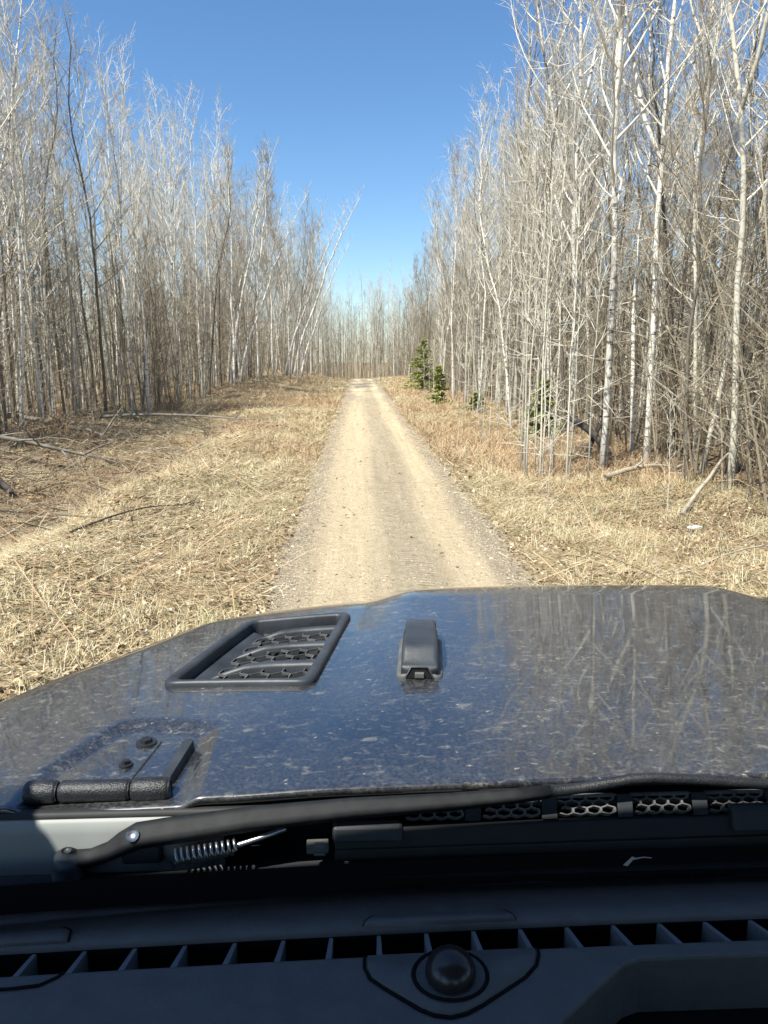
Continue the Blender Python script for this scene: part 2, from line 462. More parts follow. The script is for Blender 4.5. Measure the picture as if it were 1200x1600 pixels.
def make_tree_meshes(name, seed, H=12.0, r0=0.075, kind='birch', lean=(0, 0), start=0.35, nprim=26, spread=0.16, up=0.75, fork=None, dens=1.0, crook=0.016):
    rs = np.random.default_rng(seed)
    trunk, crown = MB(), MB()
    n = 16
    t = np.linspace(0, 1, n)
    walk = np.cumsum(rs.normal(0, crook * H, (n, 2)), 0) * t[:, None] * 0.6
    px = lean[0] * H * t ** 1.25 + walk[:, 0] - walk[0, 0]; py = lean[1] * H * t ** 1.25 + walk[:, 1] - walk[0, 1]
    P = np.stack([px, py, H * t - 0.25 * (t == 0)], 1)
    rad = r0 * .74 * (1 - t) ** 0.8 + 0.008
    rad[0] *= 1.35
    trunk.tube(P, rad, 8, 0)
    stems = [(P, rad, start)]
    if fork:
        for fz, az in fork:
            k = int(fz * (n - 1)); base = P[k]
            L = H * (1 - fz) * rs.uniform(.82, .97); s = np.linspace(0, 1, 10)
            out = np.stack([np.cos(az) * (0.22 * s ** .7) * L, np.sin(az) * (0.22 * s ** .7) * L, L * s], 1)
            out[:, :2] += np.cumsum(rs.normal(0, .008 * L, (10, 2)), 0) * s[:, None]
            r2 = rad[k] * .75 * (1 - s) ** .85 + .008
            trunk.tube(base + out, r2, 6, 0)
            stems.append((base + out, r2, 0.2))
    def polyline(b, d, L, m, upb, jit):
        pts = [b]; d = unit(d)
        for i in range(m):
            d = unit(d + np.array([0, 0, upb]) / m + rs.normal(0, jit, 3))
            pts.append(pts[-1] + d * L / m)
        return np.array(pts)
    for SP, SR, st in stems:
        m = len(SP) - 1
        hh = SP[-1, 2] - SP[0, 2]
        npn = int(nprim * (1 if SP is P else .55))
        for i in range(npn):
            f = st + (1 - st) * ((i + rs.random()) / npn) ** 0.9
            f = min(f, .985)
            a = f * m; k = int(a); b = SP[k] + (SP[k + 1] - SP[k]) * (a - k)
            rb = np.interp(a, np.arange(m + 1), SR)
            az = i * 2.4 + rs.normal(0, .5)
            el = R(rs.uniform(22, 52)) + .35 * f
            L = H * spread * (1.15 - .85 * (f - st) / (1 - st)) * rs.uniform(.55, 1.25) * (0.75 if f < st + .12 else 1)
            d = np.array([math.cos(az) * math.cos(el), math.sin(az) * math.cos(el), math.sin(el)])
            pr = polyline(b, d, L, 5, up, .09)
            r1 = min(rb * .58, .0075 + L * .0075)
            crown.tube(pr, np.linspace(r1, .005, 6), 4 if r1 > .02 else 3, 0)
            ns = max(2, int(L * 3.6 * dens))
            for j in range(ns):
                g2 = rs.uniform(.2, 1) ** .8 * 4.99; q = int(g2)
                b2 = pr[q] + (pr[q + 1] - pr[q]) * (g2 - q)
                d2 = unit(unit(pr[q + 1] - pr[q]) + rs.normal(0, .55, 3) + np.array([0, 0, .15]))
                L2 = L * rs.uniform(.16, .42) + .12
                se = polyline(b2, d2, L2, 3, up * .6, .12)
                crown.seg(se, np.linspace(.0064, .0038, 4), 1)
                for w in range(int(rs.integers(3, 6) * dens)):
                    g3 = rs.uniform(.15, 1) * 2.99; q3 = int(g3)
                    b3 = se[q3] + (se[q3 + 1] - se[q3]) * (g3 - q3)
                    d3 = unit(unit(se[q3 + 1] - se[q3]) + rs.normal(0, .5, 3) + np.array([0, 0, .2]))
                    crown.seg(np.array([b3, b3 + d3 * rs.uniform(.15, .5)]), np.array([.0044, .0024]), 1)
    # dead stubs and fine shoots low on the stem
    for i in range(int(12 * dens)):
        f = rs.uniform(.06, start + .12); a = f * (n - 1); k = int(a); b = P[k] + (P[k + 1] - P[k]) * (a - k)
        az = rs.uniform(0, 6.28); el = rs.uniform(-.1, .6); L = rs.uniform(.2, .7) * min(1, H / 8)
        pr = polyline(b, np.array([math.cos(az) * math.cos(el), math.sin(az) * math.cos(el), math.sin(el)]), L, 3, .1, .15)
        crown.seg(pr, np.linspace(.009, .004, 4), 1)
        for w in range(4):
            q = rs.integers(1, 4); crown.seg(np.array([pr[q], pr[q] + unit(rs.normal(0, 1, 3) + unit(pr[q] - b)) * rs.uniform(.15, .45)]), np.array([.005, .0025]), 1)
    mats = {'birch': ('birch', 'limb_white', 'twig_pale'), 'aspen': ('aspen', 'limb_white', 'twig_pale'), 'alder': ('alder', 'limb_brown', 'twig_brown'),
            'browntop': ('birch', 'limb_brown', 'twig_brown')}[kind]
    return trunk.mesh('trunk', M[mats[0]], True), crown.mesh('crown', [M[mats[1]], M[mats[2]]], True)


PROTO = {}
def proto(key, **kw): PROTO[key] = make_tree_meshes(key, **kw)
proto('b1', seed=1, H=12.5, r0=.064, kind='birch', nprim=28, fork=[(.45, .6)])
proto('b2', seed=2, H=12.0, r0=.065, kind='birch', nprim=26, spread=.14)
proto('b3', seed=3, H=13.0, r0=.066, kind='birch', nprim=30, fork=[(.38, 2.4), (.6, 5.0)])
proto('b4', seed=4, H=11.0, r0=.055, kind='birch', nprim=22, spread=.13, crook=.018)
proto('a1', seed=5, H=12.5, r0=.070, kind='aspen', nprim=26, spread=.15)
proto('a2', seed=6, H=11.5, r0=.060, kind='aspen', nprim=24, fork=[(.5, 4.0)])
proto('a3', seed=7, H=13.0, r0=.058, kind='aspen', nprim=30, spread=.19, start=.28)
proto('a4', seed=8, H=10.0, r0=.045, kind='aspen', nprim=20, spread=.13)
proto('w1', seed=9, H=11.5, r0=.060, kind='browntop', nprim=34, spread=.16, up=1.1, dens=1.25, start=.3)
proto('w2', seed=10, H=10.5, r0=.05, kind='browntop', nprim=34, spread=.16, up=1.1, dens=1.25, start=.3, lean=(.12, 0))
proto('d1', seed=11, H=9.5, r0=.05, kind='alder', nprim=26, spread=0.213, start=.2, dens=1.2, crook=.02)
proto('d2', seed=12, H=8.0, r0=.042, kind='alder', nprim=24, spread=0.237, start=.15, dens=1.2, crook=.022)
proto('d3', seed=13, H=11.5, r0=.065, kind='alder', nprim=24, spread=0.188, start=.3, crook=.015)
proto('lean', seed=14, H=12.0, r0=.12, kind='birch', nprim=24, spread=.14, lean=(.36, .02), start=.4)
proto('lean2', seed=15, H=11.5, r0=.10, kind='birch', nprim=22, spread=.14, lean=(.22, -.03), start=.4)
proto('bigleft', seed=16, H=14.5, r0=.105, kind='birch', nprim=40, spread=.27, up=.55, start=.22, dens=1.15)
proto('bigright', seed=17, H=13.5, r0=.075, kind='birch', nprim=40, spread=.20, up=.85, start=.30, fork=[(.52, 1.0), (.55, 3.6)], crook=.006)
proto('wideright', seed=18, H=14.0, r0=.082, kind='birch', nprim=38, spread=.23, up=.8, start=.30, fork=[(.42, 2.9), (.58, .4)], crook=.014, lean=(-.06, 0))
proto('sap1', seed=21, H=4.6, r0=.011, kind='aspen', nprim=13, spread=.13, start=.45, up=.9, dens=.35, crook=.008)
proto('sap2', seed=22, H=3.8, r0=.009, kind='aspen', nprim=11, spread=.14, start=.45, up=.9, dens=.35, crook=.01)
proto('sap3', seed=23, H=5.6, r0=.014, kind='aspen', nprim=16, spread=.12, start=.45, up=.9, dens=.35, crook=.008)
proto('snag', seed=24, H=5.2, r0=.055, kind='birch', nprim=5, spread=.14, start=.55, dens=.5, crook=.003)


def tree(key, x, y, s=1.0, rz=None, label='', group=None, name='birch_tree', cat='tree', sz=1.0, tilt=0.0):
    t = empty(name, (x, y, float(hgt(x, y)) - .04), rz=random.uniform(0, 6.28) if rz is None else rz)
    t.scale = (s, s, s * sz)
    if tilt: t.rotation_euler = (random.gauss(0, tilt), random.gauss(0, tilt), t.rotation_euler[2])
    for nm, me in zip(('trunk', 'crown'), PROTO[key]):
        o = bpy.data.objects.new(nm, me); COL.objects.link(o); o.parent = t
    tag(t, label, cat, group)
    return t

TAKEN = []
def ok_spot(x, y, d):
    for a, b in TAKEN:
        if (a - x) ** 2 + (b - y) ** 2 < d * d: return False
    TAKEN.append((x, y)); return True
def named(key, x, y, **kw):
    TAKEN.append((x, y)); return tree(key, x, y, **kw)

TAKEN += [(4.0, 43.0), (4.1, 44.0), (4.3, 41.0), (4.4, 45.5)]      # keep the spruce's foreground open
# single trees one can point at
named('bigright', 4.38, 13.6, rz=.4, label='tall white birch with dark-banded lower trunk, nearest on the right forest edge')
named('wideright', 5.05, 18.2, rz=.3, label='thick forking white birch leaning over the right verge behind the saplings')
named('b1', 5.15, 13.6, rz=2.2, s=1.02, label='slim white birch just right of the banded birch trunk')
named('a2', 5.25, 10.6, rz=1.0, s=.95, label='grey trunk beside the bleached fallen pole at the right forest edge', name='aspen_tree')
named('b3', 6.9, 16.2, rz=3.9, label='bright white forked birch standing behind the broken leaning pole')
named('a1', 4.55, 22.5, rz=.6, label='straight grey aspen on the right edge beyond the sapling clump', name='aspen_tree')
named('bigleft', -10.3, 23.2, rz=-.5, label='big white birch with long branches sweeping towards the road on the left')
named('snag', -7.05, 26.2, rz=.2, label='short broken white birch trunk standing alone before the left stand', name='broken_birch')
for i, (x, y, k, s, rz, lab) in enumerate([
    (-6.6, 40.5, 'lean2', 1.0, .1, 'leaning white birch stem, nearest of the clump on the left bank'),
    (-6.9, 41.3, 'lean2', .95, -.25, 'thin leaning birch at the back of the clump on the left bank'),
    (-6.3, 41.6, 'lean', .8, .05, 'most tilted birch of the clump on the left bank'),
    (-4.6, 55.5, 'lean', 1.02, .05, 'white birch bent far out towards the track at the crest, left side'),
    (-4.9, 56.6, 'lean2', 1.02, .15, 'upright partner of the birch bent out towards the track'),
    (-5.1, 54.6, 'lean', .92, -.1, 'second bent birch beside the track at the crest, left side'),
    (-4.3, 57.8, 'lean', .82, .3, 'thinnest bent birch of the group overhanging the left verge at the crest')]):
    named(k, x, y, s=s, rz=rz, label=lab)

for i, (x, y, k, s_, rz, lab) in enumerate([
    (-4.0, 50.5, 'w2', 1.06, .1, 'nearest brown-twigged birch tilting towards the track before the bent birches'),
    (-4.6, 52.2, 'w1', 1.10, 1.2, 'upright brown-twigged birch beside the bent birches at the crest'),
    (-5.4, 49.0, 'w1', 1.15, 2.6, 'tallest brown-twigged birch of the clump before the crest, left side'),
    (-3.7, 56.0, 'w2', 1.0, -.2, 'brown-twigged birch reaching farthest over the track from the left'),
    (-4.4, 60.5, 'w2', 1.12, .3, 'brown-twigged birch behind the bent birches at the crest'),
    (-3.9, 63.5, 'w1', 1.05, 4.0, 'last brown-twigged birch on the left before the far stand'),
    (-5.9, 46.0, 'w1', 1.12, 5.1, 'brown-twigged birch between the bank clump and the bent birches')]):
    named(k, x, y, s=s_, rz=rz, label=lab)
# the stands: about three hundred stems told apart, in bands
def stand(n, xs, ys, keys, dmin, where, group, smin=.66, smax=1.0, edge=None):
    c = tries = 0
    while c < n and tries < n * 60:
        tries += 1
        y = ys[0] + (ys[1] - ys[0]) * random.random() ** 1.15
        u = random.random() ** 1.6
        x = xs[0] + (xs[1] - xs[0]) * u
        if edge: x += edge(y)
        # only stems the photograph's frame takes in
        if not (-0.53 * y < x + .0 < 0.60 * y): continue
        if not ok_spot(x, y, dmin): continue
        k = random.choice(keys)
        sc_ = random.uniform(smin, smax)
        size = 'shorter' if sc_ < smin + (smax - smin) * .33 else 'taller' if sc_ > smin + (smax - smin) * .67 else 'middling'
        row = 'front' if u < .22 else 'second' if u < .5 else 'back'
        tree(k, x, y, s=sc_, label=f'{size} {LOOK[k]}, {row} rows of the {where}' if 'edge' not in where else f'{size} {LOOK[k]}, {row} line on the {where}', group=group, name=NAME[k[0]], sz=random.uniform(.94, 1.06), tilt=.05)
        c += 1
LOOK = dict(b1='white-barked birch forking above mid height', b2='straight slim white birch', b3='stout white birch with two forks', b4='thin crooked white birch',
            a1='straight grey aspen', a2='grey aspen forking at mid height', a3='stout wide-branched grey aspen', a4='thin pole-like grey aspen',
            w1='white birch with dense brown twigs', w2='tilted birch with dense brown twigs', d1='crooked dark alder', d2='bushy dark alder', d3='upright dark alder')
NAME = dict(a='aspen_tree', b='birch_tree', w='birch_tree', d='alder_tree')
PALE = ['b1', 'b2', 'b3', 'b4', 'b2', 'b4']; GREY = ['a1', 'a2', 'a3', 'a4']; DARK = ['d1', 'd2', 'd3']; BROWN = ['w1', 'w2', 'w1']
ledge = lambda y: 1.5 * float(sstep(36, 66, y)) - 1.6 * float(sstep(30, 21, y)) + (float(vnoise(y, 4.0, 5)) - .5) * 1.6
redge = lambda y: -.5 * float(sstep(30, 60, y)) + (float(vnoise(y, 44.0, 5)) - .5) * 1.2
stand(44, (-7.2, -14), (19, 40), PALE, .75, 'near left stand', 'birches of the near left stand', .74, 1.04, edge=ledge)
stand(26, (-7.0, -13), (19, 42), GREY, .7, 'near left stand', 'aspens of the near left stand', .74, 1.04, edge=ledge)
stand(34, (-6.9, -11), (19, 48), DARK, .6, 'left stand', 'alders of the left stand', edge=ledge)
stand(40, (-6.6, -11), (38, 76), PALE + BROWN * 2, .8, 'far left bank stand', 'birches of the far left stand', .85, 1.15, edge=ledge)
stand(32, (4.9, 12), (11, 34), PALE, .75, 'near right stand', 'birches of the near right stand', edge=redge)
stand(22, (4.9, 11), (10, 36), GREY, .7, 'near right stand', 'aspens of the near right stand', edge=redge)
stand(44, (4.7, 10), (10, 44), DARK, .6, 'right stand', 'alders of the right stand', edge=redge)
stand(20, (4.2, 6.2), (21, 46), PALE + BROWN + ['a2'], .8, 'right edge past the saplings', 'trees along the right edge', .74, .98, edge=redge)
stand(36, (4.6, 10), (33, 74), PALE + BROWN * 2 + ['d2', 'd1'], .8, 'far right stand', 'birches of the far right stand', .70, .96, edge=redge)
for i in range(40):
    x, y = random.uniform(-9, 11), random.uniform(84, 97)
    if ok_spot(x, y, .6):
        tree(random.choice(PALE + GREY), x, y, s=random.uniform(.88, 1.1), label='distant bare birch closing the view where the track goes over the crest', group='distant birches past the crest')

# saplings
for i, (x, y, k, s) in enumerate([(2.85, 13.0, 'sap1', 1), (3.0, 12.6, 'sap3', .9), (3.16, 13.1, 'sap2', 1.1), (3.3, 12.9, 'sap3', 1), (3.42, 12.5, 'sap1', 1.05), (3.55, 12.8, 'sap3', .95),
                                  (3.62, 13.3, 'sap2', 1), (2.95, 13.6, 'sap3', 1.05), (3.2, 13.9, 'sap1', 1), (3.75, 12.4, 'sap1', .95), (3.05, 14.3, 'sap3', 1.1), (3.48, 14.0, 'sap2', 1.1)]):
    tree(k, x, y, s=s, label='thin pale leafless sapling in the clump at the right verge', group='sapling clump at the right verge', name='sapling')
for i in range(20):
    y = random.uniform(15, 45); x = random.uniform(2.9, 4.4) + redge(y) * .6
    tree(random.choice(['sap1', 'sap2']), x, y, s=random.uniform(.5, .9), label='small lone sapling dotted along the right verge behind the sapling clump', group='scattered saplings on the right verge', name='sapling')
named('sap2', 2.35, 9.4, s=.42, label='lone knee-high twig sapling nearest the track, right verge', name='sapling')
named('sap1', 3.75, 9.1, s=.36, label='forked twig sapling in the flattened grass right of the track', name='sapling')

# --- the rest of the wood as one mass
def woodland():
    b = MB(); rs = np.random.default_rng(99)
    spots = []
    for i in range(620):
        y = rs.uniform(2, 90); spots.append((-8.5 - 26 * rs.random() ** 1.3, y))
    for i in range(620):
        y = rs.uniform(1, 85); spots.append((6.2 + 24 * rs.random() ** 1.3, y))
    for i in range(620): spots.append((rs.uniform(-24, 24), 86 + 30 * rs.random()))
    for x, y in spots:
        vis = -0.6 * y < x < .68 * y
        if not vis and rs.random() < .25: continue
        H = rs.uniform(5.5, 9.0) if y < 86 else rs.uniform(8, 11.5)
        if not -0.52 * y < x < .6 * y: H = rs.uniform(9, 13)
        z0 = float(hgt(x, y)) - .2
        r0 = rs.uniform(.02, .06)
        n = 5; t = np.linspace(0, 1, n)
        lean = rs.normal(0, .035, 2)
        P = np.stack([x + lean[0] * H * t + rs.normal(0, .08, n) * t, y + lean[1] * H * t + rs.normal(0, .08, n) * t, z0 + H * t], 1)
        b.tube(P, r0 * (1 - t) ** .8 + .008, 4)
        for i in range(12):
            f = rs.uniform(.3, .98); q = P[0] + (P[-1] - P[0]) * f
            az = rs.uniform(0, 6.28); el = rs.uniform(.5, 1.2); L = H * .15 * (1.2 - .8 * f) * rs.uniform(.6, 1.3)
            d = np.array([math.cos(az) * math.cos(el), math.sin(az) * math.cos(el), math.sin(el)])
            e1 = q + d * L * .55; e2 = e1 + unit(d + np.array([0, 0, .5])) * L * .5
            b.seg((q, e1, e2), (.013, .009, .005))
            for w in range(6):
                s0 = e1 + (e2 - e1) * rs.random() if rs.random() < .6 else q + (e1 - q) * rs.random()
                b.seg((s0, s0 + unit(d + rs.normal(0, .6, 3)) * rs.uniform(.25, .9)), (.0055, .003))
    return b
w = woodland().build('woodland', M['wood_stuff'])
tag(w, 'dense mass of bare trunks and twigs behind the nearer trees', 'woodland', kind='stuff')

def undergrowth():
    b = MB(); rs = np.random.default_rng(55)
    for i in range(3000):
        if i % 2: y = 9 + 80 * rs.random() ** 1.4; x = 5.0 - .6 * float(sstep(30, 60, y)) + 9 * rs.random() ** 1.7
        else: y = 17 + 71 * rs.random() ** 1.4; x = -7.0 + 1.5 * float(sstep(36, 66, y)) - 1.6 * float(sstep(30, 21, y)) - 9 * rs.random() ** 1.7
        if i % 7 == 0: y = rs.uniform(80, 92); x = rs.uniform(-9, 11)
        H = .8 + 5.2 * rs.random() ** 1.5; z0 = float(hgt(x, y)) - .05
        ln = rs.normal(0, .16, 2)
        t = np.linspace(0, 1, 4)
        P = np.stack([x + ln[0] * H * t ** 1.3, y + ln[1] * H * t ** 1.3, z0 + H * t], 1)
        b.tube(P, np.linspace(.006 + .004 * H * .8, .003, 4), 3)
        for k in range(int(3 + H * 2.6)):
            f = rs.uniform(.25, 1); q = P[0] + (P[-1] - P[0]) * f
            d = unit(np.array([*rs.normal(0, .8, 2), .6])); L = rs.uniform(.3, 1.2)
            b.seg((q, q + d * L), (.006, .0035))
            q2 = q + d * L * .6
            b.seg((q2, q2 + unit(d + rs.normal(0, .6, 3)) * L * .5), (.005, .003))
    return b
u = undergrowth().build('undergrowth', M['brush'])
tag(u, 'tangled leafless brush and thin stems under the trees', 'brush', kind='stuff')

# ------------------------------------------------------------------ spruces
def spruce_meshes(seed, H, wd):
    rs = np.random.default_rng(seed); tr, cr = MB(), MB()
    tr.tube([(0, 0, -.05), (0, 0, H * .5), (0, 0, H)], [.03 * H / 3 + .012, .02 * H / 3, .004], 6)
    nl = int(H * 7) + 5
    for i in range(nl):
        f = i / nl; z = H * (.06 + .92 * f); Lb = wd * (1 - f) ** .9 * rs.uniform(.5, 1.25) + .05
        for k in range(rs.integers(5, 9)):
            az = rs.uniform(0, 6.28); drop = -.18 + .55 * f
            d = unit(np.array([math.cos(az), math.sin(az), drop + rs.normal(0, .12)])); L = Lb * rs.uniform(.7, 1.1)
            p0 = np.array([0, 0, z]); cr.seg((p0, p0 + d * L), (.008, .002))
            side = unit(np.cross(d, [0, 0, 1.0]))
            for s in range(int(14 + 34 * L)):
                q = p0 + d * L * rs.uniform(.12, 1)
                e = unit(d * .9 + side * rs.choice([-1, 1]) * rs.uniform(.4, 1.2) + rs.normal(0, .35, 3)); ll = rs.uniform(.08, .2) * (.6 + .25 * H / 2)
                w_ = np.cross(e, unit(rs.normal(0, 1, 3))) * .05
                cr.add([q - w_, q + w_, q + e * ll], [(0, 1, 2)])
    return tr.mesh('trunk', M['alder'], True), cr.mesh('crown', M['needle'])
for i, (x, y, H, wd, lab) in enumerate([(3.85, 46.5, 3.1, 1.5, 'dark green bushy spruce at the right edge of the track near the crest'),
                                        (3.25, 31.5, 1.7, .5, 'small pale green spruce alone on the right verge'),
                                        (4.15, 27.2, .8, .4, 'tiny low spruce seedling on the right verge'),
                                        (4.5, 18.9, 1.6, .6, 'young spruce half hidden behind the sapling clump')]):
    t = empty('spruce_tree', (x, y, float(hgt(x, y))), rz=i)
    for nm, me in zip(('trunk', 'crown'), spruce_meshes(70 + i, H, wd)):
        o = bpy.data.objects.new(nm, me); COL.objects.link(o); o.parent = t
    tag(t, lab, 'spruce')

# ------------------------------------------------------------------ fallen wood
def fallen(p0, p1, r0, r1, mat, label, seed, nb=6, bl=.8, lift=.05, name='fallen_branch', bow=.1):
    rs = np.random.default_rng(seed); b = MB()
    n = 9; t = np.linspace(0, 1, n)[:, None]
    p0, p1 = np.array(p0, float), np.array(p1, float)
    P = p0 + (p1 - p0) * t + np.array([0, 0, bow]) * np.sin(t * math.pi) + np.cumsum(rs.normal(0, .012 * np.linalg.norm(p1 - p0), (n, 3)), 0) * np.array([1, 1, .4]) * t
    org = P[0].copy(); org[2] = float(hgt(org[0], org[1])); P = P - org
    b.tube(P, np.linspace(r0, r1, n), 7, 0, True)
    o = b.build(name, M[mat], smooth=True); o.location = org
    tag(o, label, 'fallen branch')
    for k in range(nb):
        q = P[rs.integers(2, n)]; d = unit((P[-1] - P[0]) / np.linalg.norm(P[-1] - P[0]) + rs.normal(0, .7, 3) + np.array([0, 0, .25])); L = bl * rs.uniform(.5, 1.3)
        s = MB(); m = q + d * L * .5 + rs.normal(0, .05, 3)
        e = q + d * L
        e[2] = max(e[2], float(hgt(*(e + org)[:2])) - org[2] + .01)
        s.tube(np.array([q, m, e]), np.array([r1 * .9 + .003, r1 * .6 + .002, .003]), 4)
        for j in range(3):
            s.tube(np.array([m, m + unit(d + rs.normal(0, .6, 3)) * L * .45]), np.array([.005, .002]), 3)
        s.build('side_branch', M[mat], o, True)
G = lambda x, y, dz=0: (x, y, float(hgt(x, y)) + dz)
fallen(G(-11.0, 20.6, .55), G(-6.4, 20.2, .2), .11, .035, 'dead_wood', 'thick grey fallen branch lying along the foot of the left stand', 1, 8, 1.0)
fallen(G(-9.0, 16.3, .35), G(-5.5, 17.0, .12), .075, .025, 'dead_wood', 'grey fallen branch across the dark hollow on the left', 2, 8, .9)
fallen(G(-7.2, 21.8, .45), G(-3.0, 20.6, .22), .05, .015, 'dead_wood', 'thin forked dead branch reaching towards the track on the left verge', 3, 7, .9)
fallen(G(-7.5, 14.4, .15), G(-6.2, 13.7, .1), .09, .05, 'dead_dark', 'short dark rotten log in the left hollow', 4, 1, .4)
fallen(G(4.15, 9.6, .02), G(5.75, 11.3, .62), .032, .014, 'dead_pale', 'bleached fallen pole slanting up at the right forest edge', 5, 3, .5)
fallen(G(3.9, 12.0, .08), G(5.3, 12.5, .12), .05, .02, 'dead_pale', 'short pale log in the litter below the right trees', 6, 3, .4)
fallen(G(4.15, 15.2, .75), G(4.75, 14.2, .05), .075, .06, 'dead_dark', 'charred dark log leaning behind the banded birch', 7, 2, .5)
fallen(G(4.35, 14.6, .05), G(4.9, 15.2, .7), .06, .03, 'dead_dark', 'dark broken stump crossing the charred log', 8, 2, .4)
fallen(G(6.5, 12.9, 0), G(5.35, 14.6, 3.2), .045, .02, 'dead_pale', 'broken pole leaning steeply among the right trees', 9, 5, .8, name='leaning_pole', bow=.0)
fallen(G(-2.9, 7.6, .05), G(-1.9, 9.6, .07), .012, .004, 'dead_dark', 'thin dark stick lying on the straw of the left bank', 10, 4, .5)
fallen(G(-4.0, 7.0, .04), G(-1.7, 7.9, .05), .01, .003, 'dead_dark', 'long dark twig across the leaf litter of the left bank', 11, 3, .5)
fallen(G(4.4, 7.4, .08), G(3.0, 6.6, .06), .012, .005, 'dead_pale', 'pale dead stem in the flattened grass, lower right verge', 12, 3, .5)
# brushwood on the left hollow
rs = np.random.default_rng(31)
b = MB()
for i in range(1500):
    x = rs.uniform(-9.5, -3.2); y = rs.uniform(8, 24)
    L = .25 + 1.3 * rs.random() ** 2; az = rs.uniform(0, 6.28)
    p0 = np.array(G(x, y, rs.uniform(.02, .22))); p1 = p0 + np.array([math.cos(az) * L, math.sin(az) * L, rs.normal(.08, .2)])
    pm = (p0 + p1) / 2 + rs.normal(0, .06, 3)
    b.seg((p0, pm, p1), np.array([.009, .007, .003]) * rs.uniform(.5, 1.4))
o = b.build('brushwood', M['brush']); tag(o, 'scattered dead twigs and brushwood on the left hollow', 'brushwood', kind='stuff')
# pale scrap in the grass
b = MB(); rr = np.random.default_rng(5)
th = np.linspace(0, 2 * math.pi, 11)[:-1]
L0 = [np.stack([np.cos(th) * k * .10 * (1 + rr.normal(0, .14, 10)), np.sin(th) * k * .06 * (1 + rr.normal(0, .14, 10)), np.full(10, z) + rr.normal(0, .006, 10)], 1) for k, z in ((.9, 0), (1, .008), (.7, .018), (.3, .02))]
b.loops(L0, True, True)
o = b.build('paper_scrap', simple('white_scrap', (.75, .74, .7), .7)); o.location = G(3.95, 8.75, .05)
tag(o, 'small white scrap lying in the dry grass near the right edge', 'litter')

# ------------------------------------------------------------------ ground cover
def ribbons(name, n, xf, yf, Lr, Wr, elr, mat, label, cat, seed, comb=.6, lift=.01, dens=None, droop=.5, green=None):
    rs = np.random.default_rng(seed)
    y = yf(rs, n); x = xf(rs, n, y)
    keep = ((x < ROAD_L - .0 + rs.normal(0, .10, n)) | (x > ROAD_R + rs.normal(0, .10, n))) & (x > -.58 * y - 1.6) & (x < .66 * y + 1.6)
    if dens is not None: keep &= rs.random(n) < dens(x, y)
    x, y = x[keep], y[keep]; n = len(x)
    z = hgt(x, y) + rs.uniform(-.01, lift, n)
    L = rs.uniform(*Lr, n); W = rs.uniform(*Wr, n) * (1 + np.clip(y - 10, 0, 60) * .035)
    a = (vnoise(x + 20, y + 33, 1.4) * 2.4 - 1.2) * math.pi * comb + rs.normal(0, .65, n) + np.where(rs.random(n) < .5, 0, math.pi)
    el = np.radians(rs.uniform(*elr, n))
    d = np.stack([np.cos(a) * np.cos(el), np.sin(a) * np.cos(el), np.sin(el)], 1)
    s = np.stack([-np.sin(a), np.cos(a), rs.normal(0, .35, n)], 1) * (W / 2)[:, None]
    p0 = np.stack([x, y, z], 1); pm = p0 + d * (L * .55)[:, None]
    d2 = d.copy(); d2[:, 2] -= droop * rs.random(n); d2 += rs.normal(0, .15, (n, 3))
    p1 = pm + d2 * (L * .45)[:, None]
    p1[:, 2] = np.maximum(p1[:, 2], hgt(p1[:, 0], p1[:, 1]) + .004)
    pm[:, 2] = np.maximum(pm[:, 2], hgt(pm[:, 0], pm[:, 1]) + .006)
    V = np.stack([p0 - s, p0 + s, pm - s * .8, pm + s * .8, p1], 1).reshape(-1, 3)
    k = np.arange(n)[:, None] * 5
    b = MB(); b.add(V, k + np.array([[2, 3, 4]]), k + np.array([[0, 1, 3, 2]]))
    o = b.build(name, M[mat]); tag(o, label, cat, kind='stuff'); return o

nearY = lambda rs, n: 2.5 + 9.5 * rs.random(n) ** .8
midY = lambda rs, n: 11 + 23 * rs.random(n) ** 1.2
farY = lambda rs, n: 32 + 44 * rs.random(n) ** 1.1
wideX = lambda rs, n, y: rs.uniform(-8.5, 8.5, n)
bothX = lambda rs, n, y: np.where(rs.random(n) < .58, rs.uniform(-9.4, -.7, n), rs.uniform(1.4, 5.4, n))
strawd = lambda x, y: np.clip(.1 + 1.9 * (.6 * vnoise(x + 3, y + 60, 1.5) + .4 * vnoise(x + 8, y + 20, .45) - .3), .06, .95) * (1 - .6 * sstep(-3.2, -4.2, x) * sstep(26, 18, y)) * (1 - .85 * sstep(5, 6.5, x))
ribbons('dry_grass', 260000, wideX, nearY, (.07, .30), (.002, .0042), (2, 30), 'straw', 'matted straw-coloured dry grass on the near verges', 'grass', 1, dens=strawd, lift=.03)
ribbons('dry_grass', 150000, bothX, midY, (.12, .45), (.003, .006), (2, 34), 'straw', 'matted straw-coloured dry grass on the middle verges', 'grass', 2, dens=strawd, lift=.03)
ribbons('dry_grass', 60000, bothX, farY, (.12, .42), (.005, .009), (3, 40), 'straw', 'dry straw grass on the far verges towards the crest', 'grass', 3, dens=strawd, lift=.03)
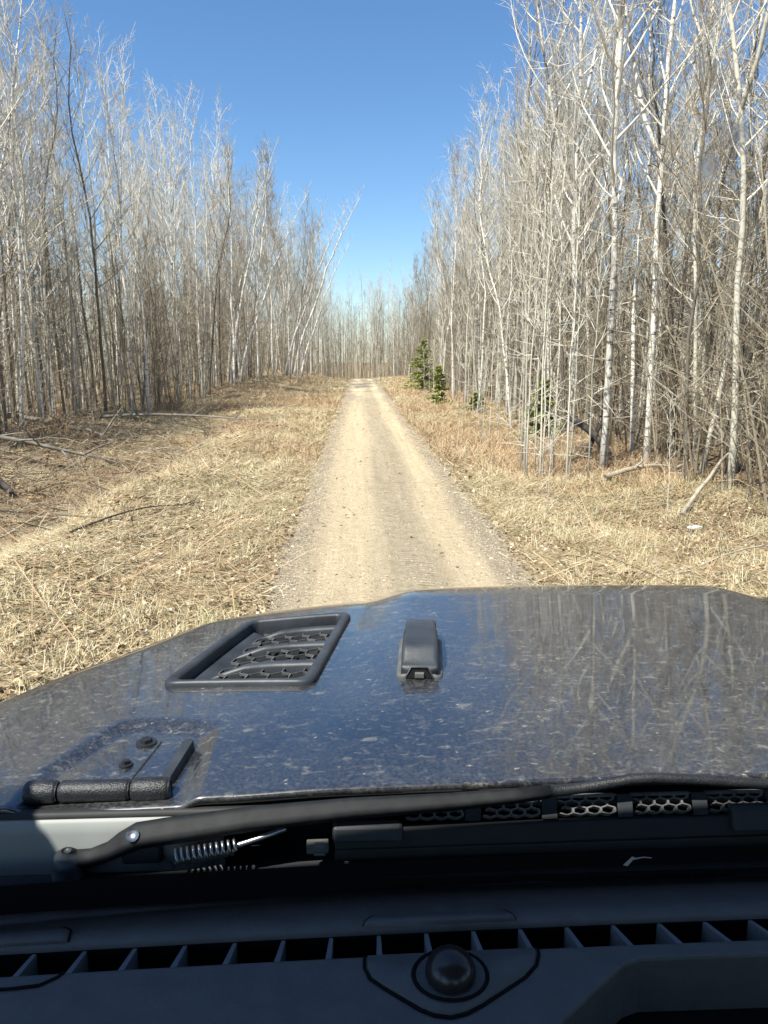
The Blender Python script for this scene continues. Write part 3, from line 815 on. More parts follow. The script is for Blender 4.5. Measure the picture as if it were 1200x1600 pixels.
def tufts(name, nt, xf, yf, mat, label, seed):
    rs = np.random.default_rng(seed); cy = yf(rs, nt); cx = xf(rs, nt, cy)
    k = ((cx < ROAD_L - .15) | (cx > ROAD_R + .15)) & (cx > -.56 * cy - 1) & (cx < .64 * cy + 1); cx, cy = cx[k], cy[k]
    nb = 46; n = len(cx) * nb
    lean = np.repeat(rs.uniform(0, 6.28, len(cx)), nb); sz = np.repeat(rs.uniform(.6, 1.3, len(cx)), nb)
    a = lean + rs.normal(0, 1.0, n); x = np.repeat(cx, nb) + rs.normal(0, .045, n) * sz; y = np.repeat(cy, nb) + rs.normal(0, .045, n) * sz
    L = rs.uniform(.12, .34, n) * sz; el = np.radians(rs.uniform(18, 75, n)); W = rs.uniform(.0025, .005, n) * (1 + np.clip(y - 9, 0, 40) * .03)
    p0 = np.stack([x, y, hgt(x, y) - .01], 1)
    d = np.stack([np.cos(a) * np.cos(el), np.sin(a) * np.cos(el), np.sin(el)], 1); d2 = d.copy(); d2[:, 2] -= rs.uniform(.4, 1.3, n)
    pm = p0 + d * (L * .5)[:, None]; p1 = pm + d2 * (L * .5)[:, None]; p1[:, 2] = np.maximum(p1[:, 2], hgt(p1[:, 0], p1[:, 1]) + .005)
    sd = np.stack([-np.sin(a), np.cos(a), np.zeros(n)], 1) * (W / 2)[:, None]
    V = np.stack([p0 - sd, p0 + sd, pm - sd * .8, pm + sd * .8, p1], 1).reshape(-1, 3); q = np.arange(n)[:, None] * 5
    b = MB(); b.add(V, q + np.array([[2, 3, 4]]), q + np.array([[0, 1, 3, 2]])); o = b.build(name, M[mat]); tag(o, label, 'grass', kind='stuff')
tufts('grass_tufts', 2300, bothX, lambda rs, n: 3 + 32 * rs.random(n) ** 1.15, 'straw', 'arching tufts of dead grass dotted over both verges', 41)
rustd = lambda x, y: sstep(.48, .62, vnoise(x * .8 + 13, y * .35 + 8, 1.5)) * .9 + .08 + .3 * (x > 2.3)
ribbons('dead_bracken', 60000, bothX, midY, (.15, .6), (.004, .007), (5, 55), 'rust', 'rust-brown dead bracken and stalks on the middle verges', 'bracken', 4, dens=rustd, lift=.03)
ribbons('dead_bracken', 34000, wideX, nearY, (.12, .5), (.003, .005), (2, 28), 'rust', 'rust-brown dead stalks lying on the near verges', 'bracken', 5, dens=rustd, lift=.03)
ribbons('dead_bracken', 20000, bothX, farY, (.2, .6), (.005, .007), (10, 60), 'rust', 'rust-brown dead bracken on the far verges', 'bracken', 6, dens=rustd, lift=.03)
ribbons('red_stems', 5200, wideX, lambda rs, n: 3 + 26 * rs.random(n) ** 1.2, (.5, 1.5), (.004, .007), (4, 30), 'rust', 'long thin reddish stems lying over the banks', 'stems', 9, comb=.3, lift=.06, droop=.9)
shootd = lambda x, y: sstep(.55, .7, vnoise(x + 70, y + 12, .8)) * np.exp(-np.maximum(ROAD_L - x, x - ROAD_R) / .8)
ribbons('green_shoots', 26000, lambda rs, n, y: np.where(rs.random(n) < .5, rs.uniform(-3.5, -.75, n), rs.uniform(1.45, 3.6, n)), lambda rs, n: 3 + 34 * rs.random(n) ** 1.3, (.04, .13), (.004, .006), (25, 75), 'green', 'sparse fresh green shoots at the track edges', 'grass', 7, dens=shootd)

def leaves(name, n, xf, yf, mat, label, seed, size=(.014, .032)):
    rs = np.random.default_rng(seed); y = yf(rs, n); x = xf(rs, n, y)
    keep = ((x < ROAD_L + .05) | (x > ROAD_R - .05) | (rs.random(n) < .01)) & (x > -.58 * y - 1.6) & (x < .66 * y + 1.6)
    keep &= rs.random(n) < np.clip(.35 + 1.6 * (vnoise(x + 40, y + 5, 1.1) - .35), .15, 1)
    x, y = x[keep], y[keep]; n = len(x)
    c = np.stack([x, y, hgt(x, y) + rs.uniform(.012, .05, n)], 1)
    s = rs.uniform(*size, n) * (1 + np.clip(y - 10, 0, 50) * .02); a = rs.uniform(0, 6.28, n)
    nx = np.stack([np.cos(a), np.sin(a), rs.normal(0, .35, n)], 1) * s[:, None]; ny = np.stack([-np.sin(a), np.cos(a), rs.normal(0, .35, n)], 1) * (s * rs.uniform(.5, .85, n))[:, None]
    upv = np.stack([rs.normal(0, .01, n), rs.normal(0, .01, n), s * rs.uniform(-.1, .5, n)], 1)
    V = np.stack([c - nx, c + ny * .9 - nx * .15 + upv, c + nx, c - ny * .9 - nx * .15 + upv], 1).reshape(-1, 3)
    k = np.arange(n)[:, None] * 4
    b = MB(); b.add(V, np.concatenate([k + np.array([[0, 1, 2]]), k + np.array([[0, 2, 3]])]))
    o = b.build(name, M[mat]); tag(o, label, 'leaves', kind='stuff'); return o
leaves('fallen_leaves', 64000, wideX, lambda rs, n: 2.5 + 9.5 * rs.random(n) ** 1.35, 'leaf', 'pale dead leaves littering the near verges', 11)
leaves('fallen_leaves', 34000, lambda rs, n, y: rs.uniform(-13, 13, n), midY, 'leaf', 'dead leaves carpeting the woodland edge', 12, (.022, .045))
# pebbles: dense along both road edges, sparse between
def pebbles():
    rs = np.random.default_rng(77); n = 26000
    y = 3 + 34 * rs.random(n) ** 1.7
    e = rs.random(n)
    x = np.where(e < .36, ROAD_L + rs.normal(.14, .13, n), np.where(e < .66, ROAD_R - rs.normal(.14, .13, n), rs.uniform(ROAD_L, ROAD_R, n)))
    s = rs.uniform(.004, .012, n) * (1 + y * .02) * np.where(rs.random(n) < .03, 2.0, 1)
    z = np.where((x > ROAD_L) & (x < ROAD_R), road_z(x, y), hgt(x, y)) + s * .2
    base = np.array([[1, 0, 0], [-.5, .87, 0], [-.5, -.87, 0], [.1, 0, .75], [0, 0, -.6]])
    a = rs.uniform(0, 6.28, n); ca, sa = np.cos(a), np.sin(a)
    sc = np.stack([rs.uniform(.7, 1.3, n), rs.uniform(.7, 1.3, n), rs.uniform(.6, 1, n)], 1) * s[:, None]
    V = base[None] * sc[:, None, :] + rs.normal(0, .12, (n, 5, 3)) * s[:, None, None]
    V = np.stack([V[..., 0] * ca[:, None] - V[..., 1] * sa[:, None], V[..., 0] * sa[:, None] + V[..., 1] * ca[:, None], V[..., 2]], -1) + np.stack([x, y, z], 1)[:, None, :]
    k = np.arange(n)[:, None] * 5
    T = np.concatenate([k + np.array([f]) for f in ((0, 1, 3), (1, 2, 3), (2, 0, 3), (1, 0, 4), (2, 1, 4), (0, 2, 4))])
    b = MB(); b.add(V.reshape(-1, 3), T); return b
o = pebbles().build('gravel', M['stone']); tag(o, 'loose pebbles scattered over the track and along its edges', 'gravel', kind='stuff')

# ------------------------------------------------------------------ vehicle materials
def paint_mat():
    t = NT('dusty_dark_blue_paint'); c = t.coord()
    fine = t.noise(c, 240, 3, 0.6)
    cloud = t.noise(c, 5, 4, 0.6)
    warp = t.new("ShaderNodeVectorMath", operation='ADD')
    nz = t.new("ShaderNodeTexNoise"); t.l.new(c, nz.inputs["Vector"]); nz.inputs["Scale"].default_value = 60; nz.inputs["Detail"].default_value = 2
    sc = t.new("ShaderNodeVectorMath", operation='SCALE'); t.l.new(nz.outputs["Color"], sc.inputs[0]); sc.inputs["Scale"].default_value = 0.02
    t.l.new(c, warp.inputs[0]); t.l.new(sc.outputs[0], warp.inputs[1])
    v = t.mapping(warp.outputs[0], (0.75, 1.5, 1))
    big_n = t.noise(t.mapping(warp.outputs[0], (0.7, 1.35, 1), (3, 1, 0)), 52, 6, 0.72)
    big = t.ramp(big_n, [(0.565, 0.0), (0.70, 1.0)])
    n = t.noise(v, 88, 5, 0.7)
    spots = t.ramp(n, [(0.55, 0.0), (0.68, 1.0)])
    vs = t.voronoi(v, 110); vr = t.ramp(vs, [(0.10, 1.0), (0.30, 0.0)])
    sparse = t.ramp(t.voronoi(t.mapping(warp.outputs[0], (1, 1.5, 1)), 38), [(0.04, 1.0), (0.11, 0.0)])
    film = t.math('MULTIPLY', t.ramp(cloud, [(0.3, 0.02), (0.75, 0.105)]), t.ramp(fine, [(0.38, 0.35), (0.64, 1.6)]))
    area = t.ramp(t.noise(c, 3.2, 3, 0.55), [(0.35, 0.25), (0.65, 1.0)])
    spots = t.math('MULTIPLY', spots, area)
    m = t.math('ADD', film, t.math('ADD', t.math('MULTIPLY', spots, 0.30), t.math('MULTIPLY', big, 0.34)))
    m = t.math('ADD', m, t.math('MULTIPLY', t.math('MULTIPLY', vr, spots), 0.25))
    m = t.math('ADD', m, t.math('MULTIPLY', sparse, 0.5), clamp=True)
    base = t.mix(m, (0.005, 0.007, 0.013), (0.40, 0.37, 0.305))
    rough = t.math('ADD', t.math('MULTIPLY', m, 0.55), 0.30)
    met = t.math('SUBTRACT', 0.12, t.math('MULTIPLY', m, 0.9), clamp=True)
    t.P(Base_Color=base, Roughness=rough, Metallic=met)
    coat = t.math('SUBTRACT', 1.0, t.math('MULTIPLY', m, 1.1), clamp=True)
    t.set(t.p.inputs["Coat Weight"], coat)
    t.set(t.p.inputs["Coat Roughness"], t.math('ADD', 0.025, t.math('MULTIPLY', film, 0.12)))
    t.p.inputs["Coat IOR"].default_value = 1.75
    return t.m
M['paint'] = paint_mat()
M['plastic'] = simple('dusty_black_plastic', (0.030, 0.034, 0.040), 0.5, 0, 0.45, 14, 0.25)
M['plastic_satin'] = simple('satin_black_coating', (0.015, 0.016, 0.018), 0.44, 0, 0.4, 90, 0.5)
M['rubber'] = simple('black_rubber', (0.009, 0.009, 0.010), 0.65, 0, 0.3, 30)
M['black'] = simple('black_trim_and_recess_shade', (0.004, 0.004, 0.005), 0.8, 0, 0.2, 10, spec=0.2)  # black trim; also stands for shade inside slot, well and vent
M['mesh_plastic'] = simple('dusty_honeycomb_plastic', (0.10, 0.10, 0.097), 0.6, 0, 0.4, 30)
M['cowl_grey'] = simple('grey_cowl_plastic', (0.25, 0.26, 0.25), 0.55, 0, 0.12, 6, 0.1)  # lighter grey than the rest of the cowl
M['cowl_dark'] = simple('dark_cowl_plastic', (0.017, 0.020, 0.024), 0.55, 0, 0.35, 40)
M['wiper_black'] = simple('dusty_wiper_black', (0.007, 0.0078, 0.009), 0.66, 0, 0.6, 60, spec=0.3)
M['steel'] = simple('spring_steel', (0.42, 0.43, 0.45), 0.32, 0.9, 0.2, 30)
M['dash'] = simple('soft_dark_dashboard', (0.112, 0.103, 0.095), 0.6, 0, 0.12, 40, 0.3)
M['dash_fin'] = simple('dashboard_vent_fin', (0.19, 0.19, 0.195), 0.5, 0, 0.1, 20)
M['dome'] = simple('smoked_sensor_dome', (0.03, 0.022, 0.02), 0.25, 0, 0.1, 20)
M['flare'] = simple('pebbled_fender_plastic', (0.035, 0.036, 0.038), 0.6, 0, 0.4, 120, 0.9)
M['tyre'] = simple('tyre_rubber', (0.02, 0.02, 0.02), 0.85, 0, 0.3, 20, 0.4)
M['rim'] = simple('dark_alloy', (0.08, 0.08, 0.085), 0.4, 0.8, 0.2, 20)
M['lining'] = simple('grey_headliner', (0.10, 0.10, 0.10), 0.9, 0, 0.1, 20)
M['dirt_smear'] = simple('dried_smear', (0.6, 0.6, 0.6), 0.9, 0, 0.1, 30)
def glass_mat():
    t = NT('windshield_glass'); t.n.remove(t.p)
    tr = t.new("ShaderNodeBsdfTransparent"); tr.inputs[0].default_value = (0.955, 0.975, 0.97, 1)
    t.l.new(tr.outputs[0], t.out.inputs[0]); return t.m
M['glass'] = glass_mat()
def smudge_mat():
    t = NT('greasy_smudge'); c = t.coord()
    tr = t.new("ShaderNodeBsdfTransparent"); mx = t.new("ShaderNodeMixShader")
    df = t.new("ShaderNodeBsdfTranslucent"); df.inputs[0].default_value = (.75, .68, .58, 1)
    d = t.new("ShaderNodeVectorMath", operation='LENGTH'); t.l.new(c, d.inputs[0])
    f = t.math('ADD', d.outputs["Value"], t.math('MULTIPLY', t.math('SUBTRACT', t.noise(c, 90, 3), .5), .012))
    t.l.new(t.ramp(t.math('MULTIPLY', f, 84), [(0.15, 0.6), (0.95, 0.0)]), mx.inputs[0])
    t.l.new(tr.outputs[0], mx.inputs[1]); t.l.new(df.outputs[0], mx.inputs[2])
    t.l.new(mx.outputs[0], t.out.inputs[0]); t.n.remove(t.p); return t.m
M['smudge'] = smudge_mat()

# ------------------------------------------------------------------ the vehicle
CX = 0.43                                    # its centre line, right of the camera
car = empty('off_road_vehicle', (0, 0, 0), rz=R(0.8))
tag(car, 'dusty dark blue off-road vehicle seen over its hood from the front seat', 'vehicle')

def I(x, xs, ys): return np.interp(x, xs, ys)
def edge_c(y): return I(y, [.6, .72, 1.05, 1.15, 1.25, 1.40, 1.54, 1.75], [1.10, 1.05, .925, .875, .808, .73, .615, .48])
def foot_c(y): return I(y, [.6, .72, 1.0, 1.354, 1.5, 1.75], [.58, .555, .468, .413, .40, .36])
def bump_h(y): return I(y, [.6, .72, 1.0, 1.25, 1.5], [.003, .003, .005, .010, .022])
POCKET = np.array([(-.352, .70), (-.343, .80), (-.30, .913), (-.27, .925), (-.19, .905), (-.162, .885), (-.154, .70)])
def poly_sd(px, py, poly):
    """Signed distance to a polygon, positive inside."""
    d = np.full(px.shape, 1e9); inside = np.zeros(px.shape, bool)
    n = len(poly)
    for i in range(n):
        a, b = poly[i], poly[(i + 1) % n]
        e = b - a; t = np.clip(((px - a[0]) * e[0] + (py - a[1]) * e[1]) / (e @ e), 0, 1)
        d = np.minimum(d, np.hypot(px - a[0] - t * e[0], py - a[1] - t * e[1]))
        c = ((a[1] > py) != (b[1] > py)) & (px < (b[0] - a[0]) * (py - a[1]) / (b[1] - a[1] + 1e-12) + a[0])
        inside ^= c
    return np.where(inside, d, -d)
def hood_z(x, y, pocket=True):
    x = np.asarray(x, float); y = np.asarray(y, float)
    c = np.abs(x - CX); f = foot_c(y); e = edge_c(y); H = bump_h(y)
    zc = 1.472 - .017 * sstep(.7, 1.5, y) - .006 * np.clip(c / f, 0, 1) ** 2
    z = zc - H * sstep(f - .105, f + .005, c)
    s = np.clip((c - f) / (e - f), 0, 1)
    z = z - I(y, [.72, 1.0, 1.2, 1.54], [.018, .027, .027, .028]) * s ** 1.25 - .006 * sstep(.86, 1.0, s) ** 2
    z = z - 1.2 * np.clip(y - 1.40, 0, 1) ** 2
    if pocket:
        xm = np.where(x > CX, 2 * CX - x, x)
        z = z - .009 * sstep(0.0, .022, poly_sd(xm, y, POCKET))
    return z

VENT = np.array([(-.271, 1.032), (-.052, .999), (.003, 1.354), (-.19, 1.352)])     # BL BR TR TL
def vent_xy(u, v):
    u = np.asarray(u, float)[..., None]; v = np.asarray(v, float)[..., None]
    return (VENT[0] * (1 - u) + VENT[1] * u) * (1 - v) + (VENT[3] * (1 - u) + VENT[2] * u) * v
def vent_pt(u, v, h):
    p = vent_xy(u, v)
    base = hood_z(p[..., 0], p[..., 1], False)
    return np.stack([p[..., 0], p[..., 1], base + h], -1)

# hood: a height field with folded edges and an opening under each vent
hy = np.concatenate([np.linspace(.7225, 1.40, 116), np.linspace(1.406, 1.76, 50)])
hu = np.concatenate([np.linspace(-1, -.995, 2), np.linspace(-.985, .985, 300), np.linspace(.995, 1, 2)])
HX = CX + hu[:, None] * edge_c(hy)[None, :]; HY = np.broadcast_to(hy[None, :], HX.shape); HZ = hood_z(HX, HY)
n, k = HX.shape
fx = (HX[:-1, :-1] + HX[1:, 1:]) / 2; fy = (HY[:-1, :-1] + HY[1:, 1:]) / 2
ctr = VENT.mean(0); hole = ctr + (VENT - ctr) * .93
inside = (poly_sd(fx, fy, hole) > 0) | (poly_sd(2 * CX - fx, fy, hole) > 0)
i = np.arange(n - 1)[:, None] * k; j = np.arange(k - 1)[None, :]
Q = np.stack([i + j, i + k + j, i + k + j + 1, i + j + 1], -1)[~inside]
b = MB(); b.add(np.stack([HX, HY, HZ], -1).reshape(-1, 3), None, Q)
for s in (0, -1):                           # folded side flanges
    e = np.stack([HX[s], HY[s], HZ[s]], 1); sg = -1 if s == 0 else 1
    F = [e + np.array([sg * a, 0, -d]) for a, d in ((0, 0), (.005, .003), (.008, .009), (.009, .05), (.009, .26))]
    b.loops(F if s == -1 else F[::-1], closed=False)
r = np.stack([HX[:, 0], HY[:, 0], HZ[:, 0]], 1)   # rear hem
b.loops([r + np.array([0, -a, -d]) for a, d in ((0.0, 0.0), (.003, .0008), (.0045, .003), (.004, .007), (.002, .010))][::-1], closed=False)
hood = b.build('hood', M['paint'], car, True)

# ---- honeycomb helper: thin upright webs along hexagon edges, clipped by a test
def honeycomb(cell, x0, x1, y0, y1, test, to3d, h0, h1, w):
    b = MB(); R_ = cell / math.sqrt(3)
    seen = set()
    for r_ in range(int((y1 - y0) / (1.5 * R_)) + 3):
        for c_ in range(int((x1 - x0) / cell) + 3):
            cx = x0 + (c_ + .5 * (r_ % 2)) * cell; cy = y0 + r_ * 1.5 * R_
            P = [(cx + R_ * math.cos(R(30 + 60 * q)), cy + R_ * math.sin(R(30 + 60 * q))) for q in range(6)]
            for q in range(6):
                a, c2 = P[q], P[(q + 1) % 6]
                key = (round((a[0] + c2[0]) * 5e3), round((a[1] + c2[1]) * 5e3))
                if key in seen: continue
                seen.add(key)
                sub = [(a[0] + (c2[0] - a[0]) * t, a[1] + (c2[1] - a[1]) * t) for t in (0, .5, 1)]
                for p, q2 in zip(sub, sub[1:]):
                    if not (test(*p) and test(*q2)): continue
                    dx, dy = q2[0] - p[0], q2[1] - p[1]; l = math.hypot(dx, dy); nx, ny = -dy / l * w / 2, dx / l * w / 2
                    C = [(p[0] + nx, p[1] + ny), (p[0] - nx, p[1] - ny), (q2[0] - nx, q2[1] - ny), (q2[0] + nx, q2[1] + ny)]
                    V = [to3d(*c_, h0) for c_ in C] + [to3d(*c_, h1) for c_ in C]
                    b.add(V, None, [(4, 5, 6, 7), (0, 4, 7, 3), (1, 2, 6, 5), (0, 1, 5, 4), (3, 7, 6, 2)])
    return b

def rounded_uv(inset, rad=.10, n=8, l=0, r=0, bt=0, tp=0):
    u0, u1, v0, v1 = inset + l, 1 - inset - r, inset * .42 + bt, 1 - inset * .42 - tp
    out = []
    for cx, cy, a0 in ((u1 - rad, v0 + rad * .62, -90), (u1 - rad, v1 - rad * .62, 0), (u0 + rad, v1 - rad * .62, 90), (u0 + rad, v0 + rad * .62, 180)):
        for q in range(n + 1):
            a = R(a0 + 90 * q / n); out.append((cx + rad * math.cos(a), cy + rad * .62 * math.sin(a)))
    # subdivide long sides so that the ring follows the hood
    res = []
    for p, q in zip(out, out[1:] + out[:1]):
        m = 6 if math.hypot(q[0] - p[0], q[1] - p[1]) > .2 else 1
        res += [(p[0] + (q[0] - p[0]) * t / m, p[1] + (q[1] - p[1]) * t / m) for t in range(m)]
    return np.array(res)

def make_vent():
    v = empty('hood_vent', (0, 0, 0), car)
    rings = [(0.0, -.004, .10, 0), (0.0, .005, .10, 0), (.014, .0085, .10, 0), (.035, .0092, .09, 0), (.07, .0085, .08, .0), (.082, .004, .07, .0), (.09, -.008, .06, .0), (.095, -.034, .05, .0)]
    b = MB()
    b.loops([vent_pt(*rounded_uv(a, rd, l=l).T, h) for a, h, rd, l in rings])
    b.build('bezel', M['plastic'], v, True)
    # floor far down, coloured black for the shade inside the vent
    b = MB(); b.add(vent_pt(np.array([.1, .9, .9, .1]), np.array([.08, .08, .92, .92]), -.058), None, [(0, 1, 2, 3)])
    b.build('dark_vent_floor', M['black'], v)
    # scooped shelf along the outer side and beyond the last louver
    us = np.linspace(.10, .30, 10); vs = np.linspace(.07, .93, 14)
    U_, V_ = np.meshgrid(us, vs, indexing='ij')
    h = -.010 - .010 * sstep(.10, .22, U_) - .02 * sstep(.25, .30, U_)
    Pp = vent_pt(U_ + .12 * (V_ - .5) * 0, V_, h)
    bb = grid_mesh(Pp[..., 0], Pp[..., 1], Pp[..., 2])
    us = np.linspace(.28, .90, 8); vs = np.linspace(.865, .93, 4)
    U_, V_ = np.meshgrid(us, vs, indexing='ij'); Pp = vent_pt(U_, V_, -.014 - .012 * sstep(.93, .87, V_) + 0 * U_)
    bb2 = grid_mesh(Pp[..., 0], Pp[..., 1], Pp[..., 2])
    bb.add(np.vstack(bb2.v), None, np.vstack(bb2.q))
    bb.build('shelf', M['plastic'], v, True)
    # three louvers, each a blade with a tapering outer tip
    def lv(u): return -.075 * np.clip(1 - (u - .20) / .45, 0, 1) ** 1.6
    for v0 in (.315, .585, .845):
        u = np.linspace(.19, .915, 14); tt = (u - .19) / .725
        wv = .004 + .029 * np.clip(tt / .30, 0, 1) ** .7
        vc = v0 + lv(u)
        top = -.016 + .015 * np.clip(tt / .3, 0, 1) ** .8
        L = []
        for a, dh in ((-1, -.034), (-1, -.006), (-.7, -.001), (0, .0), (.7, -.002), (1, -.008), (1, -.034)):
            L.append(vent_pt(u, vc + a * wv, top + dh))
        b = MB(); b.loops(np.array(L), closed=False); b.build('louver', M['plastic'], v, True)
    # honeycomb below the louvers
    def to3(x, y, h): return vent_pt(np.array(x / .205), np.array(y / .345), h)
    b = honeycomb(.031, .05, .19, .01, .33, lambda x, y: .235 < x / .205 < .91 and .055 < y / .345 < .86, to3, -.0125, -.0085, .0012)
    b.build('honeycomb_mesh', M['mesh_plastic'], v)
    return v
v1 = make_vent()
v1['label'] = 'black louvered vent with honeycomb mesh on the near side of the hood'
v2 = copy_tree(v1, car)
v2.scale = (-1, 1, 1); v2.location = (2 * CX, 0, 0)
v2['label'] = 'black louvered vent on the passenger side of the hood'

# ---- washer nozzle
def rrect(w, l, r, n=5):
    out = []
    for cx, cy, a0 in ((w / 2 - r, -l / 2 + r, -90), (w / 2 - r, l / 2 - r, 0), (-w / 2 + r, l / 2 - r, 90), (-w / 2 + r, -l / 2 + r, 180)):
        out += [(cx + r * math.cos(R(a0 + 90 * q / n)), cy + r * math.sin(R(a0 + 90 * q / n))) for q in range(n + 1)]
    return np.array(out)
noz = empty('washer_nozzle', (.103, 1.075, float(hood_z(.103, 1.075))), car, R(-6))
b = MB()
b.loops([np.column_stack([rrect(.064 + g_, .150 + g_, .012), np.full(24, z)]) for g_, z in ((0, -.006), (.002, .002), (0, .006), (-.006, .008))], cap1=True)
b.build('gasket', M['mesh_plastic'], noz, True)
def nozzle_section(y):
    """Half-round cap, taller towards the front, sloping to the spray end."""
    t = (y + .072) / .170
    hgt_ = .010 + .021 * sstep(0, .22, t) - .012 * sstep(.8, 1.0, t)
    wd = .052 - .004 * sstep(.55, .7, t)
    r_ = rrect(wd, hgt_ + .012, min(.008, hgt_ * .4), 4)
    return np.column_stack([r_[:, 0], np.full(len(r_), y), r_[:, 1] + (hgt_ + .012) / 2 - .004])
b = MB(); b.loops([nozzle_section(y) for y in np.concatenate([np.linspace(-.072, -.03, 9), np.linspace(-.02, .07, 8), np.linspace(.078, .098, 5)])][::-1], True, True)
b.build('nozzle_cap', M['plastic'], noz, True)
b = MB()
b.loops([[(-.020, -.0735, .0045), (.020, -.0735, .0045), (.0115, -.0690, .0175), (-.0115, -.0690, .0175)], [(-.017, -.078, .0045), (.017, -.078, .0045), (.009, -.0735, .0150), (-.009, -.0735, .0150)]], cap1=True)
b.build('spray_recess', M['black'], noz)
b = MB(); b.box((0, -.078, .0085), (.013, .006, .0075)); b.build('spray_tip', M['mesh_plastic'], noz, bevel=.001)
b = MB(); b.tube([(-.0195, -.078, .0045), (-.0115, -.0735, .018), (.0115, -.0735, .018), (.0195, -.078, .0045)], .0012, 6); b.build('recess_rim', M['plastic'], noz, True)

# ---- hood hinge
hin = empty('hood_hinge', (-.262, .745, 1.457), car)
def hp(x, y, z): return np.array([x + .262, y - .745, z - 1.457])
for a, c_, rr_ in ((-.338, -.305, .0118), (-.303, -.231, .0113), (-.229, -.190, .0124)):
    b = MB()
    xs = [a, a + .0012, a + .004, c_ - .004, c_ - .0012, c_]
    b.tube([hp(x, .742 + .012 * 0, 1.4585) for x in xs], [rr_ * .8, rr_ * .93, rr_, rr_, rr_ * .93, rr_ * .8], 20, 0, True)
    b.build('barrel', M['plastic_satin'], hin, True)
def slab(pts, z0, z1, name, mat, parent, org, bev=.0015, off=0):
    """A plate cut to an outline, sitting on the hood skin."""
    pts = np.array(pts); zb = hood_z(pts[:, 0], pts[:, 1])
    lo = np.column_stack([pts, zb + z0]) - org; hi = np.column_stack([pts, zb + z1]) - org
    b = MB(); b.loops([lo, hi], cap1=True); return b.build(name, M[mat], parent, bevel=bev)
HO = np.array([-.262, .745, 1.457])
slab([(-.335, .748), (-.205, .748), (-.195, .845), (-.205, .862), (-.25, .872), (-.285, .868), (-.30, .85)], -.004, .0035, 'strap', 'paint', hin, HO, .003)
slab([(-.268, .765), (-.238, .765), (-.226, .86), (-.236, .868), (-.252, .866), (-.262, .855)], .0035, .0058, 'bolt_channel', 'paint', hin, HO, .002)
slab([(-.205, .760), (-.194, .760), (-.186, .85), (-.192, .858), (-.199, .85)], -.002, .0095, 'side_rib', 'plastic', hin, HO, .003)
for (x, y, r_) in ((-.243, .853, .0125), (-.252, .800, .0080)):
    z = float(hood_z(x, y)) + .0055
    b = MB(); b.tube([hp(x, y, z), hp(x, y, z + .003)], [r_, r_ * .95], 20, 0, True); b.tube([hp(x, y, z + .003), hp(x, y, z + .007)], [r_ * .55, r_ * .5], 6, 0, True)
    b.build('bolt', M['plastic_satin'], hin)
b = MB(); b.tube([hp(-.315, .752, 1.45), hp(-.315, .735, 1.425)], .012, 8, 0, True); b.build('hinge_foot', M['plastic_satin'], hin, True)
hin['label'] = 'black barrel hinge of the hood on the driver side'

# ---- cowl behind the hood
cowl = empty('cowl', (0, 0, 0), car)
def sheet(b, x0, x1, prof, n=24, bow=.0):
    xs = np.linspace(x0, x1, n)
    b.loops([[(x, y - bow * (x - CX) ** 2, z) for x in xs] for y, z in prof], closed=False)
b = MB(); sheet(b, -.62, 1.48, [(.69, 1.384), (.706, 1.388), (.75, 1.398), (.765, 1.41), (.775, 1.43), (.80, 1.432)])
b.build('cowl_panel', M['cowl_dark'], cowl, True)
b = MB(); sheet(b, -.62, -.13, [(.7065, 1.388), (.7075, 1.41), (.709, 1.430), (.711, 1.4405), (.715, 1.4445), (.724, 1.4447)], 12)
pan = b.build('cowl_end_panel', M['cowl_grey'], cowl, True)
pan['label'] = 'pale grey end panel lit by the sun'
b = MB(); sheet(b, -.62, 1.48, [(.7140, 1.4450), (.7150, 1.4485), (.718, 1.4500), (.724, 1.4500)], 24)
b.build('hood_seal', M['rubber'], cowl, True)
for q in range(9):
    x0 = .055 + q * .079
    def to3(x, y, h, x0=x0): return (x0 + x, .704 + y * .33 - h * .5, 1.4375 + y * .37 + h * .6)
    b = honeycomb(.0145, .0, .058, .0, .045, lambda x, y: .0 <= x <= .058 and 0 <= y <= .042, to3, -.006, .003, .0022)
    b.box((x0 + .029, .7175, 1.4535), (.062, .003, .003))
    b.build('intake_grille', M['mesh_plastic'], cowl)
    b = MB(); b.loops([[(x0 + .060, .702, 1.438), (x0 + .062, .716, 1.4550), (x0 + .062, .722, 1.450)], [(x0 + .076, .702, 1.438), (x0 + .078, .716, 1.4550), (x0 + .078, .722, 1.450)]], closed=False)
    b.build('intake_rib', M['cowl_dark'], cowl)

# ---- wiper
wip = empty('windshield_wiper', (-.285, .724, 1.404), car)
WO = np.array([-.285, .724, 1.404])
b = MB(); b.tube(np.array([(-.286, .7045, 1.390), (-.286, .7035, 1.404), (-.286, .703, 1.413), (-.286, .7025, 1.417)]) - WO, [.0165, .016, .012, .005], 20, 0, True)
b.build('pivot_cap', M['plastic'], wip, True)
def sweep(b, path, half, thick, m=0):
    """Channel section swept along a path: half-width across (along the view slope) and thickness."""
    path = np.array(path); d = np.gradient(path, axis=0); d /= np.linalg.norm(d, axis=1)[:, None]
    face = np.array([0, -.62, .78]); loops = []
    for p, dd, hw, th in zip(path, d, half, thick):
        nrm = face - dd * (face @ dd); nrm /= np.linalg.norm(nrm); sd = np.cross(nrm, dd)
        loops.append([p + sd * hw * a + nrm * th * c for a, c in ((-1, -.9), (-1, .55), (-.8, .9), (-.4, 1.05), (.4, 1.05), (.8, .9), (1, .55), (1, -.9))])
    b.loops(loops, True, True)
b = MB()
